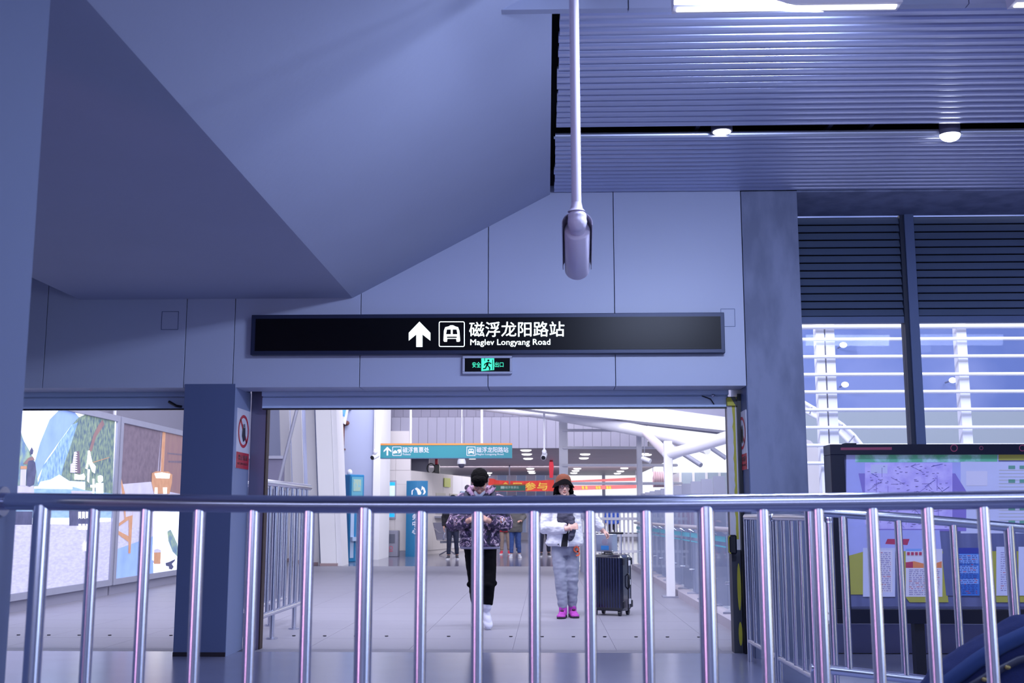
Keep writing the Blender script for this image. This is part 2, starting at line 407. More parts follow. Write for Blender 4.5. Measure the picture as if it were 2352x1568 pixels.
# roller shutter housings over both doorways
for nm, x0, x1 in (('door', jl1 - 0.02, 1.60), ('door', -6.9, xp0 + 0.01)):
    s = thing('roller_shutter', (0, 9.9, 2.1), 'pale blue roller shutter rolled up above the main doorway' if x1 > 0 else 'dark blue roller shutter rolled up above the doorway left of the dark pillar', 'shutter')
    z1 = 2.235
    part('housing', MB().box(x0, x1, 9.86, 10.12, 2.20, 2.32), M['shutter'], s)
    part('slat', MB().box(x0, x1, 9.90, 9.94, 2.192, 2.23), M['shutter'], s, bevel=0.003)
    part('bottom_bar', MB().box(x0, x1, 9.885, 9.95, 2.095, 2.188), M['shutter'], s)
    part('rubber_seal', MB().box(x0, x1, 9.9, 9.94, 2.082, 2.095), M['black'], s)
    if x1 > 0:
        q = PY(1605, 922, 9.89); part('label_plate', MB().box(q.x, q.x + 0.11, 9.888, 9.894, q.z - 0.02, q.z + 0.008), M['signwhite'], s)
        part('cable', MB().tube([PY(1612, 909, 9.88), PY(1632, 916, 9.87), PY(1640, 928, 9.88)], 0.005, 6), M['black'], s)
        part('clamp', MB().ell(PY(1638, 908, 9.86), (0.02, 0.02, 0.014)), M['steel2'], s, True)
    else:
        part('closer_arm', MB().tube([PY(388, 922, 9.87), PY(405, 932, 9.85), PY(418, 934, 9.86)], 0.013, 6), M['black'], s)

# stair soffit: landing underside + sloping flight underside (runs away from the camera)
XF = -1.67; XT = 0.042
prof = [(-4.06, 3.01), (XF, 3.01), (XT, 3.92), (XT, 4.5), (-4.06, 4.5)]
st = struct('ceiling', MB().prism([(x, 1.6, z) for x, z in prof], (0, 7.9 - 0.002, 0)), M['plaster'])
# far-left ceiling beyond the landing
struct('ceiling', MB().box(-7.5, -4.06, -1, YW, 4.3, 4.6), M['plaster'])
# slatted ceiling
sc_ = struct('ceiling', MB().box(XT, 7.5, 5.62, 10.4, 4.16, 4.6), M['slatend'])
def slat_mb(x0, x1, yc, wd=0.1):
    prof = []
    for i in range(7):
        a = pi * i / 6; prof.append((yc - cos(a) * wd / 2, ZC + 0.030 - sin(a) ** 0.6 * 0.030))
    prof += [(yc + wd / 2, ZC + 0.045), (yc - wd / 2, ZC + 0.045)]
    return MB().prism([(x0, y, z) for y, z in prof], (x1 - x0, 0, 0))
def slat_row(y0, y1, off):
    n = int(round((y1 - y0) / 0.1045)); pt = (y1 - y0) / n; me = None
    for i in range(n):
        y = y0 + (i + 0.5) * pt; x0 = off + random.uniform(0, 0.012)
        struct('slat', slat_mb(x0, 7.4, y, pt - 0.012), M['slat'], parent=sc_)
slat_row(5.64, 7.85, 0.078); slat_row(8.06, 9.5, 0.07)
for x in (1.12, 2.1, 2.4, 5.0, 6.4):
    struct('carrier_bar', MB().box(x, x + 0.03, 7.6, 8.3, 4.0, 4.03), mat('carrier_bar_grey', '#3a3c50', 0.5), parent=sc_)
struct('trim_1', MB().box(0.066, 7.4, 8.045, 8.058, ZC - 0.004, ZC + 0.012), M['slat'])
# beam / soffit over the window
struct('ceiling', MB().box(2.18, 7.5, 9.5, 10.3, ZC - 0.01, 4.15), M['concrete'])
# fascia with the tube lights
fs = struct('beam', MB().box(0.06, 7.5, 5.59, 5.615, 3.79, 4.4), M['joint'])
xj = [-0.232, PY(1443, 10, 5.57).x, PY(2225, 10, 5.57).x, 7.4]
mb = MB().box(-0.232, xj[1] - 0.003, 5.565, 5.62, 3.777, 4.4)
struct('fascia_panel', mb, M['panel'], parent=fs)
for a, b in zip(xj[1:-1], xj[2:]):
    struct('fascia_panel', MB().box(a + 0.003, b - 0.003, 5.565, 5.62, 3.777, 4.4), M['panel'], parent=fs)
# near ceiling over the camera
struct('ceiling', MB().box(-4.06, 7.5, -5, 1.6, 4.3, 4.6), M['plaster']); struct('ceiling', MB().box(XT, 7.5, 1.6, 5.58, 4.4, 4.7), M['plaster'])
# left wall, right wall and front wall, closing the room on its unseen sides
struct('wall_left', MB().box(-7.6, -7.5, -5, 9.84, 0, 4.6), M['plaster'])
struct('wall_right', MB().box(7.5, 7.6, -5, 10.4, 0, 4.6), M['plaster'])
struct('wall_front', MB().box(-7.6, 7.6, -5.1, -5, 0, 4.6), M['plaster'])
# column at the left end of the railing
struct('column', MB().box(-2.5, -1.66, 2.95, 3.507, 0, 4.3), mat('column_blue_paint', '#76809f', 0.6, 0, 1, 0.05))

# window wall on the right
WY = 10.3
win = struct('window_1', MB().box(2.18, 4.9, WY, WY + 0.06, 2.905, 2.965), M['frame'])
def lou(x0, x1):
    n = 13; z0 = 2.97; pt = (3.915 - z0) / n
    for i in range(n):
        z = z0 + i * pt
        pr_ = [(WY + 0.0, z + 0.004), (WY + 0.012, z), (WY + 0.05, z + 0.055), (WY + 0.05, z + 0.068), (WY + 0.03, z + 0.066)]
        struct('louver_slat', MB().prism([(x0, y, zz) for y, zz in pr_], (x1 - x0, 0, 0)), M['louver'], parent=win)
mx0 = PY(2066, 600, WY).x + 0.0; mx0 = 3.30; mx1 = 3.42
lou(2.19, mx0); lou(mx1, 4.9)
struct('louver_back', MB().box(2.18, 4.9, WY + 0.09, WY + 0.1, 2.96, 3.93), M['black'], parent=win)
struct('mullion', MB().box(mx0, mx0 + 0.035, WY - 0.02, WY + 0.1, 0, 3.92), M['framedark'], parent=win)
struct('mullion', MB().box(mx0 + 0.036, mx1, WY - 0.05, WY + 0.1, 0, 3.92), M['frame'], parent=win)
struct('mullion', MB().box(4.85, 4.95, WY - 0.05, WY + 0.1, 0, 3.92), M['frame'], parent=win)
for x0, x1 in ((2.19, mx0), (mx1, 4.85)):
    struct('pane', MB().box(x0, x1, WY + 0.03, WY + 0.036, 0.12, 2.9), glass('window_glass', refl=0.012), parent=win)
    struct('sill_rail', MB().box(x0, x1, WY, WY + 0.06, 0, 0.12), M['frame'], parent=win)
struct('wall_right', MB().box(4.95, 7.5, WY, WY + 0.1, 0, 3.95), M['concrete'])
struct('baseboard_back', MB().box(2.2, 7.4, 9.9, 10.25, 0.0, 0.24), mat('ledge_stone', '#8f92ba', 0.5))

# ================================================================== SIGNS ON THE BACK WALL
a = PY(578, 723, 9.42); b = PY(1666, 810, 9.42)
sg = thing('direction_sign', ((a.x + b.x) / 2, 9.46, b.z), 'long black overhead direction sign with lit arrow and train pictogram', 'sign')
part('box', MB().box(a.x, b.x, 9.42, 9.499, b.z, a.z), M['signframe'], sg, bevel=0.004)
a2 = PY(588, 732, 9.418); b2 = PY(1657, 801, 9.418)
part('face', MB().box(a2.x, b2.x, 9.414, 9.419, b2.z, a2.z), M['signblack'], sg)
def zs(x, y): return PY(560 + x / 2.0276, 690 + y / 2.0276, 9.412)
YL = 9.411
def ztop(pts, y=YL):
    r = []
    for x, z in pts: q = zs(x, z); r.append((q.x, y, q.z))
    return r
mb = MB().prism(ztop([(818, 98), (869, 150), (869, 187), (832, 158), (832, 216), (803, 216), (803, 158), (768, 187), (768, 150)]), (0, 0.003, 0))
part('arrow', mb, M['lit'], sg)
def rr(x0, y0, x1, y1, r, n=4):
    pts = []
    for cx, cy, a0 in ((x1 - r, y0 + r, -90), (x1 - r, y1 - r, 0), (x0 + r, y1 - r, 90), (x0 + r, y0 + r, 180)):
        for i in range(n + 1):
            t = radians(a0 + 90 * i / n); pts.append((cx + cos(t) * r, cy + sin(t) * r))
    return pts
o_ = ztop(rr(908, 97, 1029, 216, 8)); i_ = ztop(rr(912, 101, 1025, 212, 5))
mb = MB(); nn = len(o_); mb.add(o_ + i_, [(i, (i + 1) % nn, nn + (i + 1) % nn, nn + i) for i in range(nn)])
part('pictogram_frame', mb, M['lit'], sg)
mb = MB()
mb.prism(ztop([(930, 178), (932, 140), (938, 124), (955, 120), (962, 115), (975, 115), (984, 120), (998, 124), (1004, 140), (1007, 178)]), (0, 0.003, 0))
mb.prism(ztop([(930, 178), (948, 178), (946, 192), (934, 192), (930, 188)]), (0, 0.003, 0)); mb.prism(ztop([(989, 178), (1007, 178), (1007, 188), (1003, 192), (991, 192)]), (0, 0.003, 0))
part('train_pictogram', mb, M['lit'], sg)
mb = MB(); mb.poly(ztop([(946, 135), (964, 135), (964, 157), (942, 157)], YL - 0.002)); mb.poly(ztop([(973, 135), (991, 135), (995, 157), (973, 157)], YL - 0.002))
mb.poly(ztop([(946, 168), (992, 168), (992, 174), (946, 174)], YL - 0.002))
part('train_window', mb, M['signblack'], sg)
c0 = zs(1050, 169); c1 = zs(1492, 98)
part('lettering', text_mb('磁浮龙阳路站', c0.x, c1.x, c0.z, c1.z, YL, bold=0.012), M['lit'], sg)
c0 = zs(1055, 216); c1 = zs(1427, 179)
part('lettering', text_mb('Maglev Longyang Road', c0.x, c1.x, c0.z, c1.z, YL, bold=0.014), M['lit'], sg)

a = PY(1062, 817, 9.45); b = PY(1176, 858, 9.45)
ex = thing('exit_sign', ((a.x + b.x) / 2, 9.47, b.z), 'small green-lit emergency exit sign in a pale frame below the long black sign', 'sign')
mb = MB(); t = 0.02
mb.box(a.x, b.x, 9.45, 9.5, b.z, b.z + t); mb.box(a.x, b.x, 9.45, 9.5, a.z - t, a.z); mb.box(a.x, a.x + t, 9.45, 9.5, b.z + t, a.z - t); mb.box(b.x - t, b.x, 9.45, 9.5, b.z + t, a.z - t)
part('frame', mb, mat('pale_frame', '#b9bdd0', 0.4), ex, bevel=0.005)
part('face', MB().box(a.x + t, b.x - t, 9.465, 9.499, b.z + t, a.z - t), M['signblack'], ex)
YE = 9.462
def ze(x, y): return PY(560 + x / 2.0276, 690 + y / 2.0276, YE)
c0 = ze(1064, 312); c1 = ze(1103, 286); part('lettering', text_mb('安全', c0.x, c1.x, c0.z, c1.z, YE, bold=0.008), M['green_lit'], ex)
c0 = ze(1169, 310); c1 = ze(1209, 286); part('lettering', text_mb('出口', c0.x, c1.x, c0.z, c1.z, YE, bold=0.008), M['green_lit'], ex)
def zep(pts, y=YE): return [(ze(x, z).x, y, ze(x, z).z) for x, z in pts]
mb = MB().prism(zep([(1106, 267), (1166, 267), (1166, 323), (1106, 328)]), (0, 0.002, 0)); part('doorway_pictogram', mb, M['green_lit'], ex)
mb = MB()
cx, cz = 1139, 279; mb.poly(zep([(cx + cos(a) * 5, cz + sin(a) * 5) for a in [2 * pi * j / 12 for j in range(12)]], YE - 0.002))
for pts in ([(1131, 287), (1141, 286), (1138, 304), (1128, 302)], [(1141, 286), (1154, 292), (1152, 296), (1139, 292)], [(1132, 288), (1121, 294), (1118, 303), (1122, 304), (1126, 297), (1133, 294)],
            [(1132, 302), (1138, 302), (1149, 311), (1147, 324), (1142, 324), (1142, 313)], [(1128, 301), (1134, 304), (1128, 318), (1114, 320), (1114, 315), (1124, 313)], [(1120, 268), (1123, 268), (1123, 282), (1120, 282)], [(1157, 275), (1160, 275), (1160, 322), (1157, 322)]):
    mb.poly(zep(pts, YE - 0.002))
part('running_figure', mb, M['signblack'], ex)

# no-smoking plates on the two inner jamb faces
def nosmoke(X, ya, yb, z0, z1, nx, label):
    t = thing('no_smoking_sign', (X, (ya + yb) / 2, z0), label, 'sign')
    x1 = X + nx * 0.006
    part('plate', MB().box(min(X, x1), max(X, x1), ya, yb, z0, z1), M['signwhite'], t)
    xx = X + nx * 0.008; dy = (yb - ya); dz = z1 - z0; d = 1 if nx > 0 else -1
    def q(s_, t_): return (xx, (ya + s_ * dy) if nx > 0 else (yb - s_ * dy), z1 - t_ * dz)
    part('red_panel', MB().poly([q(0, .73), q(1, .73), q(1, 1), q(0, 1)]), M['red'], t)
    mb = MB(); n = 28; o = [q(.5 + cos(2 * pi * i / n) * .42, .37 + sin(2 * pi * i / n) * .28) for i in range(n)]; i2 = [q(.5 + cos(2 * pi * i / n) * .34, .37 + sin(2 * pi * i / n) * .23) for i in range(n)]
    mb.add(o + i2, [(i, (i + 1) % n, n + (i + 1) % n, n + i) for i in range(n)]); mb.poly([q(.2, .2), q(.28, .17), q(.82, .54), q(.74, .57)])
    part('prohibition_ring', mb, M['red'], t)
    xx += nx * 0.001
    mb = MB(); mb.poly([q(.42, .32), q(.62, .30), q(.66, .5), q(.5, .55), q(.38, .45)]); mb.poly([q(.52, .24), q(.58, .24), q(.6, .3), q(.54, .3)]); mb.poly([q(.4, .25), q(.45, .25), q(.5, .31), q(.44, .32)])
    part('hand_pictogram', mb, M['black'], t)
    def tx(body, s0, s1, t0, t1):
        m = text_mb(body, 0, 1, 0, 1, 0, bold=0.01)
        r = MB(); r.add([q(s0 + v.x * (s1 - s0), t1 - v.z * (t1 - t0)) for v in m.v], m.f); return r
    m1 = tx('禁止吸烟', .15, .85, .77, .86); part('lettering', m1, M['signwhite'], t)
    part('lettering', tx('NO SMOKING', .1, .9, .90, .94), M['signwhite'], t)
xs = xp1 + 0.0065
nosmoke(xs, 9.56, 9.97, PX(560, 1077, xs).z, PX(560, 941, xs).z, 1, 'red and white no smoking plate on the side of the dark pillar')
xs = 1.694
a = PX(1714, 940, xs); b = PX(1695, 945, xs)
nosmoke(xs, a.y - 0.0, b.y, PX(1714, 1078, xs).z, a.z, -1, 'red and white no smoking plate beside the yellow taped jamb')

# ================================================================== NEAR RAILING
YR = 3.4
rl = thing('railing', (0, YR, 0), 'stainless steel railing with round bars across the whole foreground', 'railing')
pts = [PY(14, 1151, YR), PY(300, 1154, YR), PY(700, 1158, YR), PY(1085, 1159, YR)]
pts[0] = Vector((-1.655, YR, pts[0].z))
part('handrail', MB().tube(pts, 0.0262, 24), M['railtop'], rl, True)
pts2 = [PY(1086, 1159, YR), PY(1500, 1157, YR), PY(1950, 1152, YR), PY(2352, 1147, YR), PY(2650, 1143, YR)]
part('handrail', MB().tube(pts2, 0.0262, 24), M['railtop'], rl, True)
part('joint_sleeve', MB().tube([PY(1070, 1159, YR), PY(1101, 1159, YR)], 0.0266, 24), M['railtop'], rl, True)
part('wall_flange', MB().tube([(-1.66, YR, pts[0].z), (-1.648, YR, pts[0].z)], 0.045, 24), M['railtop'], rl, True)
def top_z(u):
    L_ = [(14, 1151), (300, 1154), (700, 1158), (1085, 1159), (1500, 1157), (1950, 1152), (2352, 1147), (2650, 1143)]
    for (a, b), (c, d) in zip(L_, L_[1:]):
        if a <= u <= c: return PY(u, b + (d - b) * (u - a) / (c - a), YR).z
    return PY(u, 1143, YR).z
for u, thick in ((95, 1), (215, 0), (335, 0), (457, 0), (582, 0), (709, 0), (839, 1), (968, 0), (1097, 0), (1227, 0), (1354, 0), (1484, 0), (1621, 1), (1753, 0), (1879, 0), (2004, 0), (2131, 0), (2259, 0), (2390, 1), (2520, 0)):
    x = PY(u, 1200, YR).x; r = 0.0262 if thick else 0.0178; z1 = top_z(u)
    q = part('post' if thick else 'baluster', MB().tube([(x, YR, 0 if thick else 0.1), (x, YR, z1 - 0.01)], r, 20), M['steel'], rl, True)
    if thick: part('floor_flange', MB().tube([(x, YR, 0), (x, YR, 0.012)], 0.05, 20), M['steel'], q, True)
part('bottom_rail', MB().tube([PY(14, 1150, YR) * 0 + Vector((-1.6, YR, 0.1)), Vector((1.95, YR, 0.1))], 0.019, 16), M['railtop'], rl, True)

# railing behind on the right: low run towards the doorway, then the ramp run to the right
r2 = thing('railing', (1.65, 8, 0), 'short stainless railing running back towards the doorway from the ramp corner', 'railing')
A = Vector((1.62, 9.3, 0)); B = Vector((1.66, 6.75, 0))
ztp = 1.14
A1 = A + Vector((0, 0, ztp)); B1 = B + Vector((0, 0, ztp))
segs = ((0.0, 0.40), (0.43, 1.0))
for s0, s1 in segs:
    p0 = A.lerp(B, s0); p1 = A.lerp(B, s1)
    part('handrail', MB().tube([p0 + Vector((0, 0, ztp - 0.03)), p0 + Vector((0, 0, ztp)), p1 + Vector((0, 0, ztp)), p1 + Vector((0, 0, ztp - 0.03))], 0.025, 14), M['steel2'], r2, True)
    part('bottom_rail', MB().tube([p0 + Vector((0, 0, 0.16)), p1 + Vector((0, 0, 0.16))], 0.02, 12), M['steel2'], r2, True)
    n = 5 if s1 < 0.9 else 7
    for i in range(n):
        p = p0.lerp(p1, i / (n - 1)); ends = i in (0, n - 1)
        part('post' if ends else 'baluster', MB().tube([p + Vector((0, 0, 0 if ends else 0.16)), p + Vector((0, 0, ztp - 0.005))], 0.022 if ends else 0.016, 12), M['steel2'], r2, True)
r3 = thing('railing', (2.4, 6.3, 0), 'stainless ramp railing sloping down to the right in front of the map board', 'railing')
RY = 6.3
part('handrail', MB().tube([PY(1848, 1172, RY + 0.1), PY(1870, 1174, RY), PY(2100, 1190, RY), PY(2352, 1213, RY), PY(2480, 1223, RY)], 0.026, 16), M['steel2'], r3, True)
part('bottom_rail', MB().tube([PY(1862, 1532, RY), PY(2480, 1602, RY)], 0.026, 16), M['steel2'], r3, True)
for u, th_ in ((1860, 1), (1935, 0), (2062, 0), (2188, 0), (2316, 1), (2450, 0)):
    zt = PY(u, 1174 + (u - 1860) * 0.075, RY).z; x = PY(u, 1190, RY).x; zb = PY(u, 1532 + (u - 1862) * 0.113, RY).z
    part('post' if th_ else 'baluster', MB().tube([(x, RY, 0 if th_ else zb), (x, RY, zt)], 0.030 if th_ else 0.021, 14), M['steel2'], r3, True)

# ================================================================== HANGING CCTV CAMERA
CY = 5.2; cp = PY(1324, 470, CY)
cc = thing('security_camera', (cp.x, CY, cp.z), 'white cylindrical security camera on a long ceiling pole in front of the long black sign', 'camera')
part('pole', MB().tube([(cp.x - 0.006, CY, 4.399), (cp.x, CY, cp.z - 0.01)], 0.0235, 20), M['cctv'], cc, True)
part('pole_collar', MB().tube([(cp.x, CY, cp.z + 0.01), (cp.x, CY, cp.z - 0.02), (cp.x, CY, cp.z - 0.035)], [0.0235, 0.03, 0.043], 20), M['cctv'], cc, True)
ax = Vector((0.02, 0.927, -0.40)).normalized()      # pointing away and down
px_ = Vector((1, 0, 0)); px_ = (px_ - ax * px_.dot(ax)).normalized(); pz_ = px_.cross(ax)   # pz_ up-side
R = Matrix((px_, pz_, ax)).transposed()
jc = Vector((cp.x + 0.003, CY, cp.z - 0.085))
mb = MB(); mb.ell(jc + Vector((0, 0, 0.028)), (0.046, 0.046, 0.03)); mb.ell(jc, (0.047, 0.047, 0.050)); mb.tube([jc, jc + ax * 0.075], [0.044, 0.040], 20)
voxel('ball_joint', mb, M['cctv'], cc, 0.005, 2)
c0 = jc + ax * 0.058; c1 = c0 + ax * 0.34
part('body', MB().tube([c0, c0 + ax * 0.006, c1 - ax * 0.01, c1], [0.055, 0.062, 0.062, 0.056], 32), M['cctv'], cc, True)
part('lens_window', MB().tube([c1, c1 + ax * 0.004], 0.045, 24), M['black'], cc, True)
# sunshield: arc shell over the upper side
mb = MB(); rs = []
upv = -pz_ if (-pz_).z > pz_.z else pz_
for s_ in (-0.05, 0.31):
    o = []; n = 18
    for i in range(n + 1):
        a = radians(-100 + 200 * i / n); d = px_ * sin(a) + upv * cos(a); o.append(c0 + ax * s_ + d * 0.073)
    for i in range(n, -1, -1):
        a = radians(-100 + 200 * i / n); d = px_ * sin(a) + upv * cos(a); o.append(c0 + ax * s_ + d * 0.070)
    rs.append(o)
mb.rings(rs); part('sunshield', mb, mat('sunshield_grey', '#8e8698', 0.5), cc)
part('screw', MB().ell(c0 + pz_ * (0.053 if pz_.z < 0 else -0.053) + ax * 0.004, (0.004, 0.004, 0.004)), M['black'], cc)

# tube light fixtures on the fascia
for i, (x0, x1, lab) in enumerate(((PY(1545, 5, 5.25).x, PY(2066, 5, 5.25).x, 'long glowing tube light fixture on the fascia right of the camera pole'), (PY(2322, 5, 5.25).x, PY(2322, 5, 5.25).x + 1.15, 'glowing tube light fixture cut off by the top right corner of the picture'))):
    zb = PY(1800, 13, 5.2).z
    t = thing('tube_light', ((x0 + x1) / 2, 5.25, zb), lab, 'light')
    part('housing', MB().prism([(x0, 5.2, zb + 0.012), (x0, 5.3, zb + 0.012), (x0, 5.33, zb + 0.18), (x0, 5.17, zb + 0.18)], (x1 - x0, 0, 0)), M['white'], t)
    part('diffuser', MB().tube([(x0 + 0.02, 5.25, zb + 0.03), (x1 - 0.02, 5.25, zb + 0.03)], 0.03, 14), M['lampwhite'], t, True)
    part('bracket', MB().box((x0 + x1) / 2 - 0.03, (x0 + x1) / 2 + 0.03, 5.25, 5.57, zb + 0.17, zb + 0.20), M['white'], t)
# downlights in the slot of the slatted ceiling
for (u, v, lab, r_, big) in ((1658, 303, 'round recessed downlight in the black ceiling slot right of the camera pole', 0.066, 0), (2182, 310, 'brightest bare lamp in the black ceiling slot at upper right', 0.062, 1)):
    z = 3.94 if not big else 3.92
    p = PZ(u, v, z); t = thing('downlight', p, lab, 'light')
    part('ring', MB().tube([(p.x, p.y, z + 0.22), (p.x, p.y, z + 0.002)], r_ + 0.012, 24), M['joint'], t, True)
    if big: part('bulb', MB().ell((p.x, p.y, z), (0.075, 0.06, 0.05)), mat('bulb_glow', '#eef4ff', 0.5, 0, 2, 0.01, emit=14), t, True)
    else: part('lens', MB().tube([(p.x, p.y, z + 0.01), (p.x, p.y, z - 0.003)], r_, 24), M['lampwhite'], t, True)

# ================================================================== MAP BOARD
BX0 = 2.035; BX1 = 4.7; BY = 8.15; bz0 = PY(1900, 1432, BY).z; bz1 = PY(1900, 1020, BY).z
bd = thing('map_board', (3.3, BY + 0.1, 0), 'large black framed transit map and notice board behind the ramp railing', 'board')
fr = 0.045 * 4
zi0 = PY(1900, 1398, BY).z; zi1 = PY(1900, 1044, BY).z; xi0 = PY(1942, 1100, BY).x; xi1 = BX1 - 0.12
mb = MB(); mb.box(BX0, BX1, BY, BY + 0.2, bz0, zi0); mb.box(BX0, BX1, BY, BY + 0.2, zi1, bz1); mb.box(BX0, xi0, BY, BY + 0.2, zi0, zi1); mb.box(xi1, BX1, BY, BY + 0.2, zi0, zi1)
part('frame', mb, mat('board_frame', '#11152a', 0.28, 0.2), bd, bevel=0.004)
part('backing', MB().box(xi0, xi1, BY + 0.05, BY + 0.19, zi0, zi1), mat('board_backing', '#5a5d78', 0.7), bd)
for x in (PY(2118, 1450, BY).x, PY(2118, 1450, BY).x + 1.35):
    part('leg', MB().box(x - 0.035, x + 0.035, BY + 0.05, BY + 0.13, 0, bz0 + 0.01), M['black'], bd)
    part('top_bracket', MB().box(x - 0.46, x - 0.38, BY + 0.05, BY + 0.15, bz1, bz1 + 0.012), M['black'], bd)
def zb_(x, y, yy): return PY(1880 + x / 3.919, 1000 + y / 3.919, yy)
PRM = [mat('print_lavender', '#aab0e0', 0.4, 0, 7, 0.2, emit=0.22), mat('print_green', '#5fb083', 0.4, 0, 9, 0.2, col2='#a9cfd0', emit=0.22, contrast=(0.45, 0.6)), mat('print_purple', '#8a7cc0', 0.4, emit=0.15),  # board is unlit: prints glow, reflections in its glass are drawn as print
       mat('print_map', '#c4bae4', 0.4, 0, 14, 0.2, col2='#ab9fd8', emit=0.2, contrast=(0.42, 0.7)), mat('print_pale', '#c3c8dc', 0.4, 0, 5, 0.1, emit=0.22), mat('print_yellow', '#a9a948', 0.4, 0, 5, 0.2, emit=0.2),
       mat('print_mottle', '#50546f', 0.4, 0, 3, 0.3, col2='#7d84a8', stretch=(6, 1, 0.6), emit=0.05), mat('print_white', '#d0cfd8', 0.4, 0, 30, 0.05, emit=0.22), mat('print_orange', '#e08a55', 0.4, emit=0.2), mat('print_red', '#b8405c', 0.4, emit=0.15),
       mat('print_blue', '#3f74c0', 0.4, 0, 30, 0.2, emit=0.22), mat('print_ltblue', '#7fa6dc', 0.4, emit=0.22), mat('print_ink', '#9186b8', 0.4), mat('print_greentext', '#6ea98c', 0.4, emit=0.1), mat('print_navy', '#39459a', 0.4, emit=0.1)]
pm = MB(); lay = [0.0]
def P(k, pts, step=True):
    if step: lay[0] += 0.0006
    pm.k = k; pm.poly([zb_(x, y, BY + 0.048 - lay[0]) for x, y in pts])
def Rr(k, x0, y0, x1, y1): P(k, [(x0, y0), (x1, y0), (x1, y1), (x0, y1)])
Rr(6, 245, 165, 2700, 1540); Rr(0, 250, 168, 1620, 860); Rr(1, 330, 172, 1610, 240); Rr(4, 1280, 235, 2700, 880); Rr(5, 1620, 165, 2700, 222)
P(2, [(360, 340), (1230, 340), (1330, 500), (1330, 860), (470, 860)])
Rr(3, 418, 245, 1205, 840)
Rr(4, 470, 260, 620, 340); Rr(7, 1330, 320, 1520, 450)
random.seed(5)
lay[0] += 0.0006
for i in range(46):   # route lines of the map
    x = random.uniform(440, 1120); y = random.uniform(270, 800); l = random.uniform(30, 150); an = random.choice([0, 0.5, -0.6, pi / 2, 0.8]); dx = cos(an) * l; dy = sin(an) * l; wv = 2.2
    nx = -sin(an) * wv; ny = cos(an) * wv
    x2 = min(max(x + dx, 430), 1195); y2 = min(max(y + dy, 255), 830)
    P(random.choice([12, 12, 2, 14]), [(x - nx, y - ny), (x + nx, y + ny), (x2 + nx, y2 + ny), (x2 - nx, y2 - ny)], False)
for i in range(110):  # station captions
    x = random.uniform(440, 1150); y = random.uniform(260, 820); P(12, [(x, y), (x + random.uniform(8, 34), y), (x + 20, y + 6), (x, y + 6)], False)
for r in range(9):
    for c in range(5):
        if r % 2 == 0: P(13, [(1710 + c * 100, 270 + r * 62), (1770 + c * 100, 270 + r * 62), (1770 + c * 100, 300 + r * 62), (1710 + c * 100, 300 + r * 62)], False)
for y in range(310, 860, 30): P(5 if y % 60 else 13, [(1625, y), (2700, y), (2700, y + 2), (1625, y + 2)], False)
P(0, [(262, 800), (470, 800), (440, 1080), (270, 1080)]); P(0, [(540, 850), (1090, 850), (1110, 1060), (545, 1040)]); P(9, [(620, 930), (820, 930), (800, 985), (600, 975)])
P(5, [(275, 1080), (420, 1040), (420, 1430), (290, 1430)]); P(5, [(730, 1040), (1120, 1040), (1170, 1500), (820, 1500), (740, 1400)]); P(5, [(1560, 1040), (2200, 1040), (2200, 1500), (1600, 1500)])
P(6, [(1110, 1060), (1240, 1060), (1240, 1440), (1150, 1440)])
Rr(4, 400, 1010, 690, 1450); Rr(7, 545, 1030, 665, 1410)
Rr(7, 785, 1020, 1115, 1450); Rr(11, 785, 1018, 930, 1040); P(8, [(785, 1140), (860, 1130), (1000, 1165), (1110, 1130), (1110, 1190), (785, 1190)]); P(9, [(785, 1140), (850, 1135), (850, 1190), (785, 1190)])
Rr(10, 1240, 1010, 1450, 1440); Rr(14, 1240, 1010, 1450, 1062); Rr(11, 1250, 1070, 1440, 1150); Rr(11, 1250, 1170, 1440, 1240); Rr(11, 1250, 1290, 1440, 1335)
Rr(4, 1600, 1000, 1710, 1440); Rr(4, 1800, 1000, 1960, 1440); Rr(4, 2100, 1000, 2300, 1440)
lay[0] += 0.0006
for i in range(4): P(9, [(797 + i * 36, 1048), (822 + i * 36, 1048), (822 + i * 36, 1076), (797 + i * 36, 1076)], False)
for (x0, x1, y0, y1, k, st_) in ((560, 650, 1050, 1400, 12, 18), (815, 1090, 1205, 1440, 12, 17), (1262, 1430, 1078, 1430, 14, 16), (1640, 1690, 1050, 1400, 12, 20)):
    y = y0
    while y < y1:
        x = x0
        while x < x1:
            l = random.uniform(8, 40); P(k if random.random() > 0.12 else 9, [(x, y), (min(x + l, x1), y), (min(x + l, x1), y + 5), (x, y + 5)], False); x += l + 10
        y += st_
part('map_and_reflection_print', pm, PRM, bd)
part('glass', MB().box(xi0, xi1, BY + 0.002, BY + 0.006, zi0, zi1), glass('board_glass', (0.95, 0.95, 1, 1), 0.05, 0.03), bd)
# red markings on the top rim of the frame
mb = MB(); yy = BY - 0.001
def rim(x, y): q = zb_(x, y, yy); return (q.x, yy, q.z)
fred = mat('faded_red', '#7c2f4c', 0.4); mb.poly([rim(200, 108), (rim(660, 104)), rim(660, 128), rim(200, 130)]); part('rim_marking', mb, fred, bd)
for cx, r_ in ((1220, 34), (1465, 18), (1835, 30)):
    n = 16; o = [rim(cx + cos(2 * pi * i / n) * r_, 112 + sin(2 * pi * i / n) * r_) for i in range(n)]; i2 = [rim(cx + cos(2 * pi * i / n) * r_ * .75, 112 + sin(2 * pi * i / n) * r_ * .75) for i in range(n)]
    mb = MB(); mb.add(o + i2, [(i, (i + 1) % n, n + (i + 1) % n, n + i) for i in range(n)]); part('rim_marking', mb, fred, bd)

